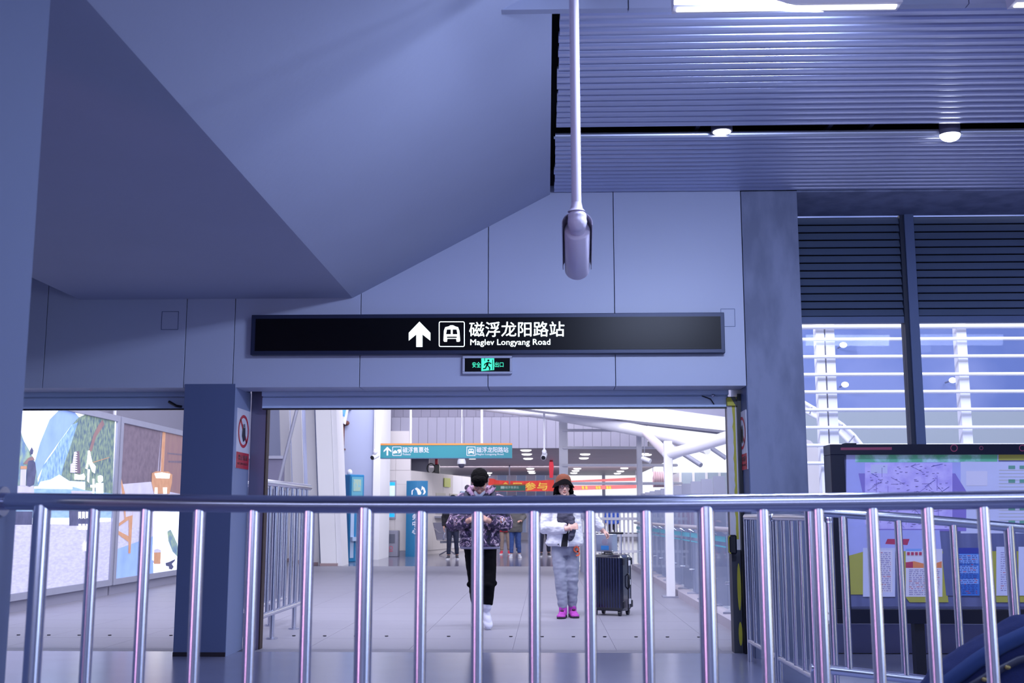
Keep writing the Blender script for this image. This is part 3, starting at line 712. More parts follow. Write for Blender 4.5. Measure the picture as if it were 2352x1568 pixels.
# blue fabric bag lower right
bp = Vector((2.0, 4.7, 0))
bag = thing('travel_bag', bp, 'big soft dark blue fabric bag at the lower right corner before the ramp railing', 'bag')
mb = MB()
rs = []
def bagsec(x, zt, d): return [Vector((x, 4.7 + cos(a) * d, 0.02 + zt * (0.5 + 0.5 * sin(a)) if sin(a) > -0.6 else 0.02)) for a in [2 * pi * i / 20 for i in range(20)]]
for x, zt, d in ((1.42, 0.25, 0.08), (1.47, 0.42, 0.15), (1.55, 0.53, 0.19), (1.65, 0.60, 0.21), (1.76, 0.67, 0.22), (1.88, 0.735, 0.22), (2.05, 0.73, 0.22), (2.3, 0.6, 0.17), (2.38, 0.35, 0.1)):
    rs.append(bagsec(x, zt, d))
mb.rings(rs); voxel('body', mb, mat('blue_denim', '#0e2058', 0.9, 0, 60, 0.3, bump=0.3, bscale=200), bag, 0.014, 3, 0.010, 6)
band = MB().tube([(1.50, 4.54, 0.40), (1.58, 4.51, 0.48), (1.68, 4.49, 0.545), (1.8, 4.485, 0.605), (1.95, 4.485, 0.64), (2.1, 4.49, 0.62)], 0.014, 8); part('zip', band, mat('dark_zip', '#131a38', 0.6), bag, True)
mb = MB()
for x, z in ((1.66, 0.535), (1.75, 0.58), (1.84, 0.62)): part('zip_pull', MB().ell((x, 4.468, z), (0.012, 0.006, 0.009)), mat('brass', '#8a7c52', 0.35, 0.8), bag, True)
part('piping', MB().tube([(1.48, 4.58, 0.42), (1.56, 4.56, 0.515), (1.66, 4.55, 0.59), (1.77, 4.55, 0.655), (1.9, 4.56, 0.71), (2.1, 4.56, 0.70)], 0.03, 8), mat('lighter_denim', '#1b3468', 0.9, 0, 50, 0.2), bag, True)

# ================================================================== HALL BEHIND THE DOORWAY
def skew(x0, x1, y0, y1, z0, z1, lean):
    pts = []
    b = [Vector((x, y, z0)) for x, y in ((x0, y0), (x1, y0), (x1, y1), (x0, y1))]
    t = [p + Vector((lean * (z1 - z0), 0, z1 - z0)) for p in b]
    return MB().rings([b, t])
# leaning white pylons
for i, (u0, u1, v0, Y, dp, lab) in enumerate(((737, 785, 1299, 26.4, 0.9, 'widest leaning white pylon beside the blue machine'), (713, 735, 1299, 27.0, 0.7, 'narrow leaning white pylon behind the widest one'),
        (678, 705, 1290, 28.3, 0.7, 'leaning white pylon behind the slanting grey rod'), (652, 676, 1285, 29.4, 0.5, 'leftmost leaning white pylon in the main doorway'))):
    a = PY(u0, v0, Y); b = PY(u1, v0, Y)
    t = thing('pylon', ((a.x + b.x) / 2, Y, 0), lab, 'pylon')
    w_ = (b.x - a.x)
    part('shaft', skew(a.x, a.x + w_ * (0.74 if i == 0 else 0.95), Y, Y + dp, 0, 6.0, -0.062), M['whitecol'], t)
    part('plinth', MB().box(a.x - 0.02, a.x + w_ * 0.8, Y - 0.02, Y + dp + 0.02, 0, 0.06), mat('worn_base', '#a58f96', 0.7), t)
    part('edge_strip', skew(a.x + w_ * (0.75 if i == 0 else 0.955), a.x + w_, Y + 0.04, Y + dp, 0, 6.0, -0.062), M['paleblue'] if i else M['white'], t)
# slanting grey rod
solid('stay_rod', MB().tube([PY(716, 804, 20.0), PY(640, 1108, 20.0), PY(584, 1333, 20)], 0.032, 10), M['grey'], 'slanting grey steel rod crossing in front of the white pylons', 'rod', PY(584, 1333, 20), smooth=True)
# hall railing just inside the doorway, two parallel rows
for nm, x, y0, y1, n, lab in (('a', -2.60, 10.25, 12.35, 9, 'stainless railing just inside the main doorway on the left, front row'), ('b', -2.93, 10.4, 12.75, 9, 'stainless railing just inside the main doorway on the left, rear row')):
    t = thing('railing', (x, y1, 0), lab, 'railing')
    part('handrail', MB().tube([(x, y0, 1.455), (x, y1, 1.455)], 0.032, 14, dome=True), M['steel2'], t, True)
    part('bottom_rail', MB().tube([(x, y0, 0.245), (x, y1, 0.245)], 0.026, 10), M['steel2'], t, True)
    for i in range(n):
        y = y0 + (y1 - y0) * (i + 0.5) / n; ps = i in (2, n - 3)
        q = part('post' if ps else 'baluster', MB().tube([(x, y, 0 if ps else 0.245), (x, y, 1.45)], 0.024 if ps else 0.017, 12), M['steel2'], t, True)
        if ps: part('floor_flange', MB().tube([(x, y, 0), (x, y, 0.015)], 0.055, 14), M['steel2'], q, True)
# dark parapet panel
a = PY(606, 1044, 22); b = PY(652, 1050, 22)
t = thing('parapet', (a.x, 22, 0), 'dark lilac parapet panel with a pale cap behind the left railing', 'parapet')
part('panel', MB().box(a.x - 1.5, b.x, 22, 22.1, 0, b.z - 0.03), mat('dark_lilac', '#6f6d8a', 0.6), t)
part('cap', MB().box(a.x - 1.52, b.x + 0.02, 21.95, 22.15, b.z - 0.03, b.z + 0.03), M['fin'], t)
# blue machine, turned
kp = PZ(800, 1291); Rz = Matrix.Translation((kp.x, 28.9, 0)) @ Matrix.Rotation(radians(42), 4, 'Z')
kz = PY(795, 1090, 28.9).z
t = thing('ticket_machine', (kp.x, 28.9, 0), 'tall bright blue self-service ticket machine beside the widest pylon', 'machine')
wd = 0.215
def kpart(nm, mb, m, par=None): return part(nm, mb.xf(Rz), m, par or t)
kpart('cabinet', MB().bbox_bevel(-wd, wd, -0.2, 0.16, 0, kz, 0.02), M['kiosk'])
kpart('sign_panel', MB().box(-wd + 0.04, wd - 0.06, -0.215, -0.195, kz - 0.55, kz - 0.06), mat('kiosk_sign', '#5ea3bd', 0.4))
kpart('screen', MB().box(-wd + 0.08, wd - 0.12, -0.222, -0.212, kz - 0.42, kz - 0.12), mat('kiosk_screen', '#9fb8a8', 0.4, 0, 20, 0.2, col2='#7fb4c0', contrast=(0.45, 0.6)))
kpart('side_trim', MB().box(-wd + 0.03, -wd + 0.13, -0.215, -0.19, 0.1, kz - 0.62), M['kiosk_light'])
kpart('side_trim', MB().box(wd - 0.19, wd - 0.06, -0.215, -0.19, 0.62, kz - 0.62), M['kiosk_light'])
kpart('shelf', MB().box(-wd + 0.03, wd - 0.08, -0.32, -0.19, 0.52, 0.62), M['kiosk_light'])
kpart('beacon', MB().ell((-wd + 0.1, 0, kz + 0.06), (0.07, 0.07, 0.08)), M['white'])
# pale blue wall with rusty pipe
wY = 30.3
x0 = PY(740, 1000, wY).x; x1 = PY(860, 1000, wY).x; x2 = PY(876, 1000, wY).x
pwall = struct('wall_back', MB().box(x0 - 4.5, x1, wY, wY + 0.2, 0, 5.5), M['paleblue'])
pilr = struct('column', MB().box(x1 + 0.002, x2, wY - 0.1, wY + 1.8, 0, 5.5), M['whitecol'])
pip = PY(788, 1000, wY)
t = thing('drain_pipe', (pip.x, wY - 0.06, 1.5), 'rusty brown pipe on the pale blue wall above the ticket machine', 'pipe')
part('pipe', MB().tube([(pip.x, wY - 0.06, 1.6), (pip.x, wY - 0.06, 3.75)], 0.05, 12), mat('rust', '#6b3f38', 0.8, 0, 8, 0.4), t, True)
for z in (2.1, 2.9, 3.6): part('clamp', MB().box(pip.x - 0.075, pip.x + 0.075, wY - 0.12, wY, z, z + 0.04), mat('rust', '', 0), t)
part('valve', MB().ell((pip.x + 0.1, wY - 0.12, 3.62), (0.09, 0.07, 0.07)), mat('rust', '', 0), t, True)
# tilted display
a = PY(763, 900, 28.5)
t = thing('display_screen', (a.x, 28.5, 3.6), 'tilted display screen with a pale frame hanging above the ticket machine', 'screen')
pts = [PY(763, 962, 28.5), PY(790, 973, 28.4), PY(803, 905, 28.6), PY(763, 880, 28.6)]
part('housing', MB().prism(pts, (0, 0.25, 0)), M['white'], t)
pts2 = [PY(764, 946, 28.38), PY(791, 957, 28.28), PY(801, 908, 28.48), PY(764, 886, 28.48)]
q = PY(780, 925, 28.6); part('wall_arm', MB().tube([q, Vector((q.x, 30.3, q.z))], 0.03, 8), M['grey'], t)
part('glass_face', MB().prism(pts2, (0, 0.05, 0)), mat('screen_blue', '#5f9ce0', 0.3, 0, 4, 0.3, emit=0.4), t)

# ticket office front
TY = 32.8
xa = PY(872, 1270, TY).x; xb = PY(940, 1270, TY).x; zt2 = PY(940, 1080, TY).z
off = struct('wall_back', MB().box(xa, xb, TY, TY + 0.15, 0, 3.6), M['cream'])
for z0, z1 in ((0.16, 1.0), (1.004, 2.05), (2.054, zt2), (zt2 + 0.01, 3.2)):
    for p0, p1 in ((xa, (xa + xb) / 2 - 0.003), ((xa + xb) / 2 + 0.003, xb)):
        struct('wall_panel', MB().box(p0, p1, TY - 0.02, TY, z0, z1), M['cream'], parent=off)
struct('kick_board', MB().box(xa, xb, TY - 0.015, TY, 0, 0.15), M['grey'], parent=off)
# receding counter wall
xc = PY(1080, 1095, 38.4).x; d1 = Vector((xc - xb, 38.4 - TY, 0)); dn = d1.normalized(); nr = Vector((dn.y, -dn.x, 0))
Lc = d1.length
def cw(s, off_, z): return Vector((xb, TY, 0)) + dn * s + nr * off_ + Vector((0, 0, z))
def cwbox(s0, s1, o0, o1, z0, z1): return MB().prism([cw(s0, o0, z0), cw(s1, o0, z0), cw(s1, o1, z0), cw(s0, o1, z0)], (0, 0, z1 - z0))
cwall = struct('wall_right', cwbox(0, Lc, -0.2, 0, 0, zt2), M['cream'])
seg_n = 6
for i in range(seg_n):
    struct('wall_panel', cwbox(Lc * i / seg_n + 0.005, Lc * (i + 1) / seg_n - 0.005, 0, 0.02, 0.12, zt2 - 0.02), M['cream'] if i < 4 else M['white'], parent=cwall)  # last panels coloured white for the brightly lit end of the wall
for s0, s1 in ((2.2, 3.1), (3.5, 4.3)):
    struct('counter_window', cwbox(s0, s1, 0.02, 0.035, 1.2, 1.85), mat('counter_glass', '#a8a39c', 0.3), parent=cwall)
    struct('counter_shelf', cwbox(s0 - 0.1, s1 + 0.1, 0.02, 0.25, 1.08, 1.14), M['grey'], parent=cwall)
# high bulkhead wall above, left of the far ceiling
struct('wall_back', MB().box(xa, PY(985, 1060, TY + 2.5).x, TY + 2.5, TY + 2.7, zt2 - 0.6, 3.6), M['flute'])
# fluted fascia
FY = 32.9; zf0 = PY(1200, 1029, FY).z; zf1 = PY(1200, 957, FY).z
fx0 = xa; fx1 = PY(1478, 1000, FY).x
fas = struct('wall_back', MB().box(fx0, fx1, FY + 0.03, FY + 0.2, zf0, 6.4), M['joint'])
n = int((fx1 - fx0) / 0.268)
for i in range(n + 1):
    x = fx0 + i * 0.268
    struct('wall_panel', MB().box(x + 0.004, x + 0.264, FY, FY + 0.03, zf0, zf1 - 0.004), M['flute'], parent=fas)
    struct('wall_panel', MB().box(x + 0.074, x + 0.334, FY + 0.012, FY + 0.03, zf1 + 0.004, 6.4), mat('fascia_upper', '#7a788f', 0.6), parent=fas)
# hall roof
struct('ceiling', MB().box(-9, 2.9, 9.84, FY + 0.2, 6.4, 6.6), M['flute'])
struct('wall_left', MB().box(-7.6, -7.5, 9.84, 33, 0, 6.4), M['flute'])
# upper inside face of the doorway wall
struct('wall_back', MB().box(-7.5, 2.2, 9.87, 10.3, 2.33, 6.4), M['plaster'])
# far ceiling
fc = struct('ceiling', MB().box(-16, 4.4, FY + 0.2, 56, zf0 + 0.02, zf0 + 0.2), mat('far_ceiling', '#8b8796', 0.6, 0, 1, 0.1))
for i in range(26):
    y = FY + 0.25 + i * 0.86
    struct('ceiling_panel', MB().box(-15.9, 4.3, y, y + 0.83, zf0, zf0 + 0.018), mat('far_ceiling_panel', '#a39aa6', 0.5, 0, 1, 0.1), parent=fc)
rows = [((1208, 1034), (1210, 1043), (1213, 1053)), ((1085, 1052),), ((1218, 1076), (1220, 1082), (1222, 1086)), ((1344, 1043), (1341, 1052)), ((1326, 1076), (1322, 1081), (1318, 1086)), ((1434, 1075), (1425, 1082), (1418, 1087)), ((1478, 1042), (1485, 1044)), ((1122, 1086), (1119, 1091)), ((686, 1043), (690, 1075))]
nms = ['in the near row right of the green sign', 'under the right end of the green sign', 'in the far row right of the green sign', 'in the near row right of the white post', 'in the far row just right of the white post', 'in the far row left of the second white post', 'between the second and third white posts', 'right of the man\'s hair', 'seen between the leaning pylons']
dl = None
for row, nm in zip(rows, nms):
    for j, (u, v) in enumerate(row):
        p = PZ(u, v, zf0 - 0.004)
        p = PZ(u, v, zf0 - 0.012)
        which = '' if len(row) == 1 else (('nearest ', 'middle ', 'farthest ')[j] if len(row) == 3 else ('nearer ', 'farther ')[j])
        lab = 'glowing round downlight %s%s' % ((which + 'of those ') if which else '', nm)
        if dl is None:
            mb = MB().tube([(0, 0, -0.03), (0, 0, -0.01), (0, 0, 0.010)], [0.10, 0.155, 0.165], 16); dl = mesh_of(mb, M['lampfar']); fixn(dl)  # lamp shape enlarged and bulged to include its bloom
        o = link('downlight', dl, None, p); tag(o, lab, 'light', 'downlights in the far hall ceiling')
# far wall with bright window openings (sky beyond)
FWY = 55.0
def fy(u, v): return PY(u, v, FWY)
za = fy(1300, 1134).z; zb2 = fy(1300, 1090).z
fw = struct('wall_back', MB().box(-9, 12, FWY, FWY + 0.2, 0, 0.35), M['flute'])
for u0, u1 in ((1040, 1120), (1275, 1302), (1383, 1390), (1463, 1468), (1545, 1560)):
    struct('window_frame', MB().box(fy(u0, 1100).x, fy(u1, 1100).x, FWY - 0.05, FWY + 0.2, 0.35, zf0 + 0.1), M['fin'], parent=fw)
for x0, x1 in ((fy(1120, 1100).x, fy(1275, 1100).x),):
    for i in range(7):
        xx = x0 + (x1 - x0) * i / 7
        struct('shop_panel', MB().box(xx, xx + (x1 - x0) / 7 - 0.004, FWY - 0.03, FWY, 0.35, zb2 + 0.2), mat('shop_panel_blue' if i % 2 else 'shop_panel_lilac', '#8fa0cf' if i % 2 else '#a7a3c4', 0.4, 0, 2, 0.3), parent=fw)
# green hanging sign
GY = 22.0
a = PY(874, 1018, GY); b = PY(1176, 1051, GY)
gs = thing('hanging_sign', ((a.x + b.x) / 2, GY, b.z), 'long teal hanging sign with an orange top edge and white lettering', 'sign')
part('board', MB().box(a.x, b.x, GY, GY + 0.14, b.z, a.z - 0.035), M['teal'], gs)
part('top_edge', MB().box(a.x, b.x, GY - 0.01, GY + 0.15, a.z - 0.035, a.z), M['orange'], gs)
part('bottom_edge', MB().box(a.x, b.x, GY - 0.006, GY + 0.146, b.z - 0.012, b.z), mat('sign_edge', '#3a5a80', 0.4), gs)
for u in (942, 1106):
    x = PY(u, 1000, GY).x; part('hanger_pole', MB().tube([(x, GY + 0.07, a.z), (x - 0.02, GY + 0.07, 6.4)], 0.026, 12), M['white'], gs, True)
def zg(x, y): return PY(850 + x / 5.2267, 900 + y / 5.2267, GY - 0.004)
def gp(pts): return [(zg(x, y).x, GY - 0.004, zg(x, y).z) for x, y in pts]
part('arrow', MB().poly(gp([(207, 655), (256, 702), (256, 722), (218, 694), (218, 762), (198, 762), (198, 694), (163, 722), (163, 702)])), M['signwhite'], gs)
for x0, x1 in ((268, 377), (1158, 1266)):
    mb = MB(); o = gp(rr(x0, 655, x1, 765, 8)); i2 = gp(rr(x0 + 7, 662, x1 - 7, 758, 5)); nn = len(o); mb.add(o + i2, [(i, (i + 1) % nn, nn + (i + 1) % nn, nn + i) for i in range(nn)])
    part('pictogram_frame', mb, M['signwhite'], gs)
mb = MB(); mb.poly(gp([(276, 738), (276, 718), (300, 696), (325, 712), (330, 736), (312, 732), (300, 738)])); mb.poly(gp([(322, 700), (345, 684), (368, 690), (372, 712), (352, 736), (338, 738), (342, 716)]))
part('ticket_pictogram', mb, M['signwhite'], gs)
mb = MB(); mb.poly(gp([(1178, 732), (1180, 690), (1190, 680), (1234, 680), (1244, 690), (1248, 732)])); mb.poly(gp([(1180, 732), (1194, 732), (1192, 746), (1182, 746)])); mb.poly(gp([(1232, 732), (1246, 732), (1244, 746), (1234, 746)]))
part('train_pictogram', mb, M['signwhite'], gs)
mb = MB(); mb.poly([(x, y - 0.001, z) for x, y, z in gp([(1190, 692), (1208, 692), (1208, 710), (1188, 710)])]); mb.poly([(x, y - 0.001, z) for x, y, z in gp([(1216, 692), (1236, 692), (1238, 710), (1216, 710)])])
part('train_window', mb, M['teal'], gs)
for body, q0, q1, bd_ in (('磁浮售票处', (390, 728), (708, 660), 0.01), ('Tickets', (388, 758), (486, 736), 0.01), ('磁浮龙阳路站', (1278, 726), (1660, 660), 0.01), ('Maglev Longyang Road', (1276, 762), (1600, 736), 0.01)):
    c0 = zg(*q0); c1 = zg(*q1); part('lettering', text_mb(body, c0.x, c1.x, c0.z, c1.z, GY - 0.004, bold=bd_), M['signwhite'], gs)
# hall cameras
def bullet(u, v, upole, Y, lab, aim):
    p = PY(u, v, Y); pp = PY(upole, v - 14, Y)
    t = thing('security_camera', p, lab, 'camera')
    part('pole', MB().tube([(pp.x, Y, pp.z + 0.02), (pp.x, Y, 6.4)], 0.018, 10), M['white'], t, True)
    d = Vector(aim).normalized(); e = p; s_ = e - d * 0.17
    part('joint', MB().ell((pp.x, Y, pp.z), (0.045, 0.045, 0.05)), M['white'], t, True)
    part('body', MB().tube([s_, e], 0.05, 16), M['white'], t, True)
    part('lens', MB().tube([e, e + d * 0.004], 0.043, 16), M['black'], t, True)
bullet(855, 1051, 862, 21.5, 'small bullet camera on a white pole left of the teal hanging sign', (-0.45, -0.8, -0.35))
bullet(1248, 1051, 1250, 21.5, 'small bullet camera on a white pole right of the teal hanging sign', (-0.15, -0.85, -0.45))
p = PY(1060, 1062, 24)
t = thing('dome_camera', p, 'white dome camera hanging below the teal sign above the man', 'camera')
part('hanger', MB().tube([(p.x, 24, p.z + 0.1), (p.x, 24, 6.4)], 0.014, 10), M['white'], t, True)
part('housing', MB().stack([(p.x, 24, p.z - 0.03, .092, .092), (p.x, 24, p.z + 0.03, .09, .09), (p.x, 24, p.z + 0.08, .07, .07), (p.x, 24, p.z + 0.12, .04, .04)]), M['white'], t, True)
part('dome', MB().ell((p.x, 24, p.z - 0.035), (0.075, 0.075, 0.085)), mat('dome_dark', '#4c4a60', 0.15), t, True)
# window screen in the ticket office
a = PY(868, 1103, TY - 0.05); b = PY(909, 1191, TY - 0.05)
t = thing('info_screen', ((a.x + b.x) / 2, TY - 0.05, b.z), 'lit information screen with cyan bands on the ticket office wall', 'screen')
part('frame', MB().box(a.x, b.x, TY - 0.06, TY - 0.022, b.z, a.z), M['fin'], t)
mm = [mat('lit_cyan', '#17a6e6', 0.4, emit=0.8), mat('lit_pale', '#cfe6e0', 0.4, 0, 12, 0.15, emit=0.55)]
mb = MB(); q0 = PY(872, 1107, TY - 0.064); q1 = PY(906, 1187, TY - 0.064); h = q0.z - q1.z
mb.k = 0; mb.box(q0.x, q1.x, TY - 0.066, TY - 0.06, q0.z - h * .1, q0.z); mb.box(q0.x, q1.x, TY - 0.066, TY - 0.06, q1.z, q1.z + h * .12); mb.k = 1; mb.box(q0.x, q1.x, TY - 0.066, TY - 0.06, q1.z + h * .12, q0.z - h * .1)
part('screen', mb, mm, t)
# grey cabinet
a = PY(872, 1218, TY - 0.5); b = PY(913, 1277, TY - 0.5)
t = thing('metal_cabinet', ((a.x + b.x) / 2, TY - 0.3, 0), 'grey metal cabinet with a dark opening below the lit information screen', 'cabinet')
gm = mat('cabinet_grey', '#7f8094', 0.5, 0.1)
part('body', MB().bbox_bevel(a.x, b.x, TY - 0.5, TY - 0.06, 0, a.z, 0.015), gm, t)
q = PY(900, 1236, TY - 0.5); part('door', MB().box(q.x - 0.08, q.x + 0.09, TY - 0.51, TY - 0.5, q.z - 0.13, q.z + 0.12), mat('cabinet_dark', '#55586c', 0.3), t)
q = PY(875, 1240, TY - 0.5); part('slot', MB().box(q.x - 0.03, q.x + 0.03, TY - 0.51, TY - 0.5, q.z - 0.15, q.z + 0.1), M['black'], t)
q = PY(889, 1212, TY - 0.3); part('sensor', MB().box(q.x - 0.04, q.x + 0.04, TY - 0.35, TY - 0.25, a.z, a.z + 0.13), mat('sensor_brown', '#6c6068', 0.6), t)
q = PY(898, 1258, TY - 0.504); mb = MB(); n = 14; o = [(q.x + cos(2 * pi * i / n) * .055, TY - 0.504, q.z + sin(2 * pi * i / n) * .055) for i in range(n)]; i2 = [(q.x + cos(2 * pi * i / n) * .038, TY - 0.504, q.z + sin(2 * pi * i / n) * .038) for i in range(n)]
mb.add(o + i2, [(i, (i + 1) % n, n + (i + 1) % n, n + i) for i in range(n)]); mb.box(q.x - 0.05, q.x + 0.05, TY - 0.505, TY - 0.503, q.z - 0.1, q.z - 0.075)
part('warning_mark', mb, mat('faded_red_mark', '#b5506c', 0.5), t)
# teal banner, bowed outwards
a = PY(934, 1104, TY - 0.4); b = PY(981, 1268, TY - 0.4)
t = thing('banner', ((a.x + b.x) / 2, TY - 0.4, b.z), 'tall teal curved banner with white logo and vertical lettering at the ticket office corner', 'banner')
cxb = (a.x + b.x) / 2; hw = (b.x - a.x) / 2
def bow(s): return TY - 0.42 - 0.1 * cos(s * pi / 2)
mb = MB(); n = 10; rs = []
for z in (0.0, a.z):
    rs.append([Vector((cxb + hw * s, bow(s), z)) for s in [-1 + 2 * i / n for i in range(n + 1)]] + [Vector((cxb + hw * s, bow(s) + 0.03, z)) for s in [1 - 2 * i / n for i in range(n + 1)]])
mb.rings(rs); part('sheet', mb, mat('banner_teal', '#1d6e9d', 0.5, 0, 2, 0.1), t)
def zbn(x, y): q = PY(850 + x / 5.8087, 1040 + y / 5.8087, TY - 0.53); return Vector((q.x, bow((q.x - cxb) / hw) - 0.006, q.z))
mb = MB()
mb.poly([zbn(*p) for p in [(552, 556), (553, 500), (622, 460), (660, 486), (684, 530), (672, 556), (650, 556)]]); mb.poly([zbn(*p) for p in [(690, 440), (722, 462), (740, 520), (722, 550), (700, 556), (716, 520), (704, 480), (680, 500)]])
part('logo', mb, M['signwhite'], t)
c0 = zbn(560, 1080); c1 = zbn(640, 720)
part('lettering', text_mb('服务中心', c0.x, c1.x, c0.z, c1.z, TY - 0.53, bold=0.01, vert=True), M['signwhite'], t)
# small blue plates on the counter wall
for s, z, w_, h_, m_, lab in ((3.15, 1.02, 0.75, 0.35, 'notice_blue', 'small blue notice plate on the counter wall above the metal bench'), (2.9, 2.05, 0.6, 0.28, 'notice_green', 'yellow-green notice on the counter wall left of the man')):
    o = solid('notice', cwbox(s, s + w_, 0.04, 0.06, z, z + h_), mat(m_, '#3562b0' if 'blue' in m_ else '#b9c44e', 0.4, 0, 20, 0.2), lab, 'notice', cw(s, 0.05, z))
mb = cwbox(4.6, 5.7, 0.04, 0.06, 1.1, 1.95)
t = thing('notice', cw(4.6, .05, 1.1), 'pale blue poster with a white arrow left of the man\'s head', 'poster'); part('sheet', mb, mat('poster_blue', '#86a6d0', 0.4), t)
part('arrow', MB().prism([cw(4.95, 0.062, 1.45), cw(5.12, 0.062, 1.8), cw(5.3, 0.062, 1.45), cw(5.2, 0.062, 1.5), cw(5.05, 0.062, 1.5)], tuple(nr * 0.004)), M['signwhite'], t)
# dark gadget with red top on the counter roof
p = PY(1000, 1082, 35.3)
t = thing('fan', (p.x, 35.3, zt2), 'dark round fan with a red cap standing on top of the ticket office', 'fan')
z0_ = zt2 + 0.002
part('ring', MB().tube([(p.x - 0.14 + cos(a_) * 0.12, 35.3, z0_ + 0.16 + sin(a_) * 0.15) for a_ in [2 * pi * i / 16 for i in range(17)]], 0.018, 8), M['black'], t, True)
part('motor', MB().bbox_bevel(p.x - 0.03, p.x + 0.13, 35.2, 35.4, z0_, z0_ + 0.28, 0.02), M['black'], t)
part('cap', MB().bbox_bevel(p.x - 0.01, p.x + 0.08, 35.22, 35.38, z0_ + 0.28, z0_ + 0.5, 0.02), M['red'], t)
struct('roof', MB().prism([cw(0, 0, zt2), cw(Lc, 0, zt2), cw(Lc, -4, zt2), cw(0, -2.4, zt2)], (0, 0, 0.02 - 0.021)), M['cream'])
# steel bench
p = PZ(1000, 1277); bx = p.x; by = 33.2; bdir = Vector((0.75, 0.66, 0)).normalized(); bn = Vector((bdir.y, -bdir.x, 0))
bt = thing('waiting_bench', (bx + 0.4, by, 0), 'row of grey perforated metal waiting seats in front of the counter wall', 'bench')
def bq(s, o, z): return Vector((bx, by, 0)) + bdir * s + bn * o + Vector((0, 0, z))
for i in range(3):
    s0 = i * 0.58 + 0.02; s1 = s0 + 0.52
    part('backrest', MB().prism([bq(s0, -0.22, 0.95), bq(s1, -0.22, 0.95), bq(s1, -0.02, 0.45), bq(s0, -0.02, 0.45)], tuple(bn * -0.025)), mat('perforated_grey', '#77768c', 0.4, 0.4, 90, 0.4), bt)
    part('seat', MB().prism([bq(s0, -0.02, 0.44), bq(s1, -0.02, 0.44), bq(s1, 0.42, 0.47), bq(s0, 0.42, 0.47)], (0, 0, 0.03)), mat('bench_light', '#c4c4d6', 0.35, 0.4), bt)
part('beam', MB().box(0, 1, 0, 1, 0, 1) if 0 else MB().prism([bq(0, 0.15, 0.36), bq(1.74, 0.15, 0.36), bq(1.74, 0.22, 0.36), bq(0, 0.22, 0.36)], (0, 0, 0.07)), M['grey'], bt)
for s in (0.3, 1.45):
    part('leg', MB().tube([bq(s, 0.18, 0.38), bq(s, 0.18, 0.16)], 0.03, 8), M['steel2'], bt, True)
    part('leg', MB().tube([bq(s - 0.02, -0.25, 0.02), bq(s, 0.18, 0.17), bq(s, 0.55, 0.02)], 0.022, 8), M['steel2'], bt, True)
for s in (0.0, 1.72): part('armrest', MB().tube([bq(s, -0.15, 0.8), bq(s, 0.1, 0.66), bq(s, 0.38, 0.66), bq(s, 0.3, 0.45)], 0.018, 8), M['steel2'], bt, True)
# red banner with yellow lettering (far)
RYY = 50.0
def zr(x, y): return PY(850 + x / 5.2267, 900 + y / 5.2267, RYY - 0.01)
a = zr(1420, 1052); b = zr(2210, 1190)
rb = thing('banner', ((a.x + b.x) / 2, RYY, b.z), 'red cloth banner with big yellow characters hung across the far hall', 'banner')
n = 24; rs = []
for i in range(n + 1):
    x = a.x + (b.x - a.x) * i / n; y = RYY + 0.05 * sin(i * 1.1); z1 = a.z - 0.06 * sin(pi * i / n) + (0.06 if i < 3 else 0); rs.append([Vector((x, y, b.z)), Vector((x, y, z1)), Vector((x, y + 0.02, z1)), Vector((x, y + 0.02, b.z))])
mb = MB(); mb.rings(rs); part('cloth', mb, mat('banner_red', '#e2443c', 0.7, 0, 4, 0.1), rb)
c0 = zr(1560, 1180); c1 = zr(2125, 1085); part('lettering', text_mb('全民参与', c0.x, c1.x, c0.z, c1.z, RYY - 0.08, bold=0.02, space=1.1), mat('banner_yellow', '#eec54a', 0.6), rb)
part('cord', MB().tube([(a.x + 0.02, RYY + 0.01, a.z - 0.1), (a.x + 0.02, RYY + 0.01, zf0)], 0.012, 6), M['grey'], rb); part('cord', MB().tube([(b.x, RYY, a.z), (b.x + 0.3, RYY, zf0)], 0.012, 6), M['grey'], rb)
# pale red banners beyond the lattice
for j, (u0, v0, u1, v1, v2, v3, lab) in enumerate(((1302, 1104, 1460, 1096, 1104, 1107, 'thin pale red banner crossing the bright far windows, upper one'), (1300, 1115, 1462, 1113, 1121, 1126, 'pale red banner with yellow marks crossing the bright far windows, lower one'))):
    q = [PY(u0, v0, 49), PY(u1, v1, 49), PY(u1, v2, 49), PY(u0, v3, 49)]
    t = thing('banner', q[3], lab, 'banner'); part('cloth', MB().prism(q, (0, 0.03, 0)), mat('banner_pink', '#e07a7c', 0.7), t)
    for q_ in (q[0], q[1]): part('cord', MB().tube([q_ + Vector((0, 0.015, -0.01)), Vector((q_.x, q_.y + 0.015, zf0))], 0.012, 6), M['grey'], t)
    if j == 1:
        mb = MB()
        for u in (1336, 1344, 1368, 1374, 1392, 1398): mb.prism([PY(u, 1116, 48.97), PY(u + 5, 1116, 48.97), PY(u + 6, 1123, 48.97), PY(u + 1, 1123, 48.97)], (0, 0.01, 0))
        part('yellow_mark', mb, mat('banner_yellow', '', 0), t)
# hanging red lantern strip
q = PY(1266, 1060, 40); q2 = PY(1266, 1097, 40)
t = thing('hanging_ornament', (q.x, 40, q2.z), 'long red hanging ornament left of the white post', 'ornament')
part('strip', MB().prism([(q.x - .05, 40, q.z + 0.1), (q.x + .05, 40, q.z + 0.1), (q.x + .09, 40, q.z - 0.15), (q.x + .06, 40, q2.z), (q.x - .06, 40, q2.z), (q.x - .08, 40, q.z - 0.15)], (0, 0.06, 0)), M['red'], t)
part('cord', MB().tube([(q.x, 40.03, q.z + 0.1), (q.x, 40.03, zf0)], 0.012, 6), M['red'], t)
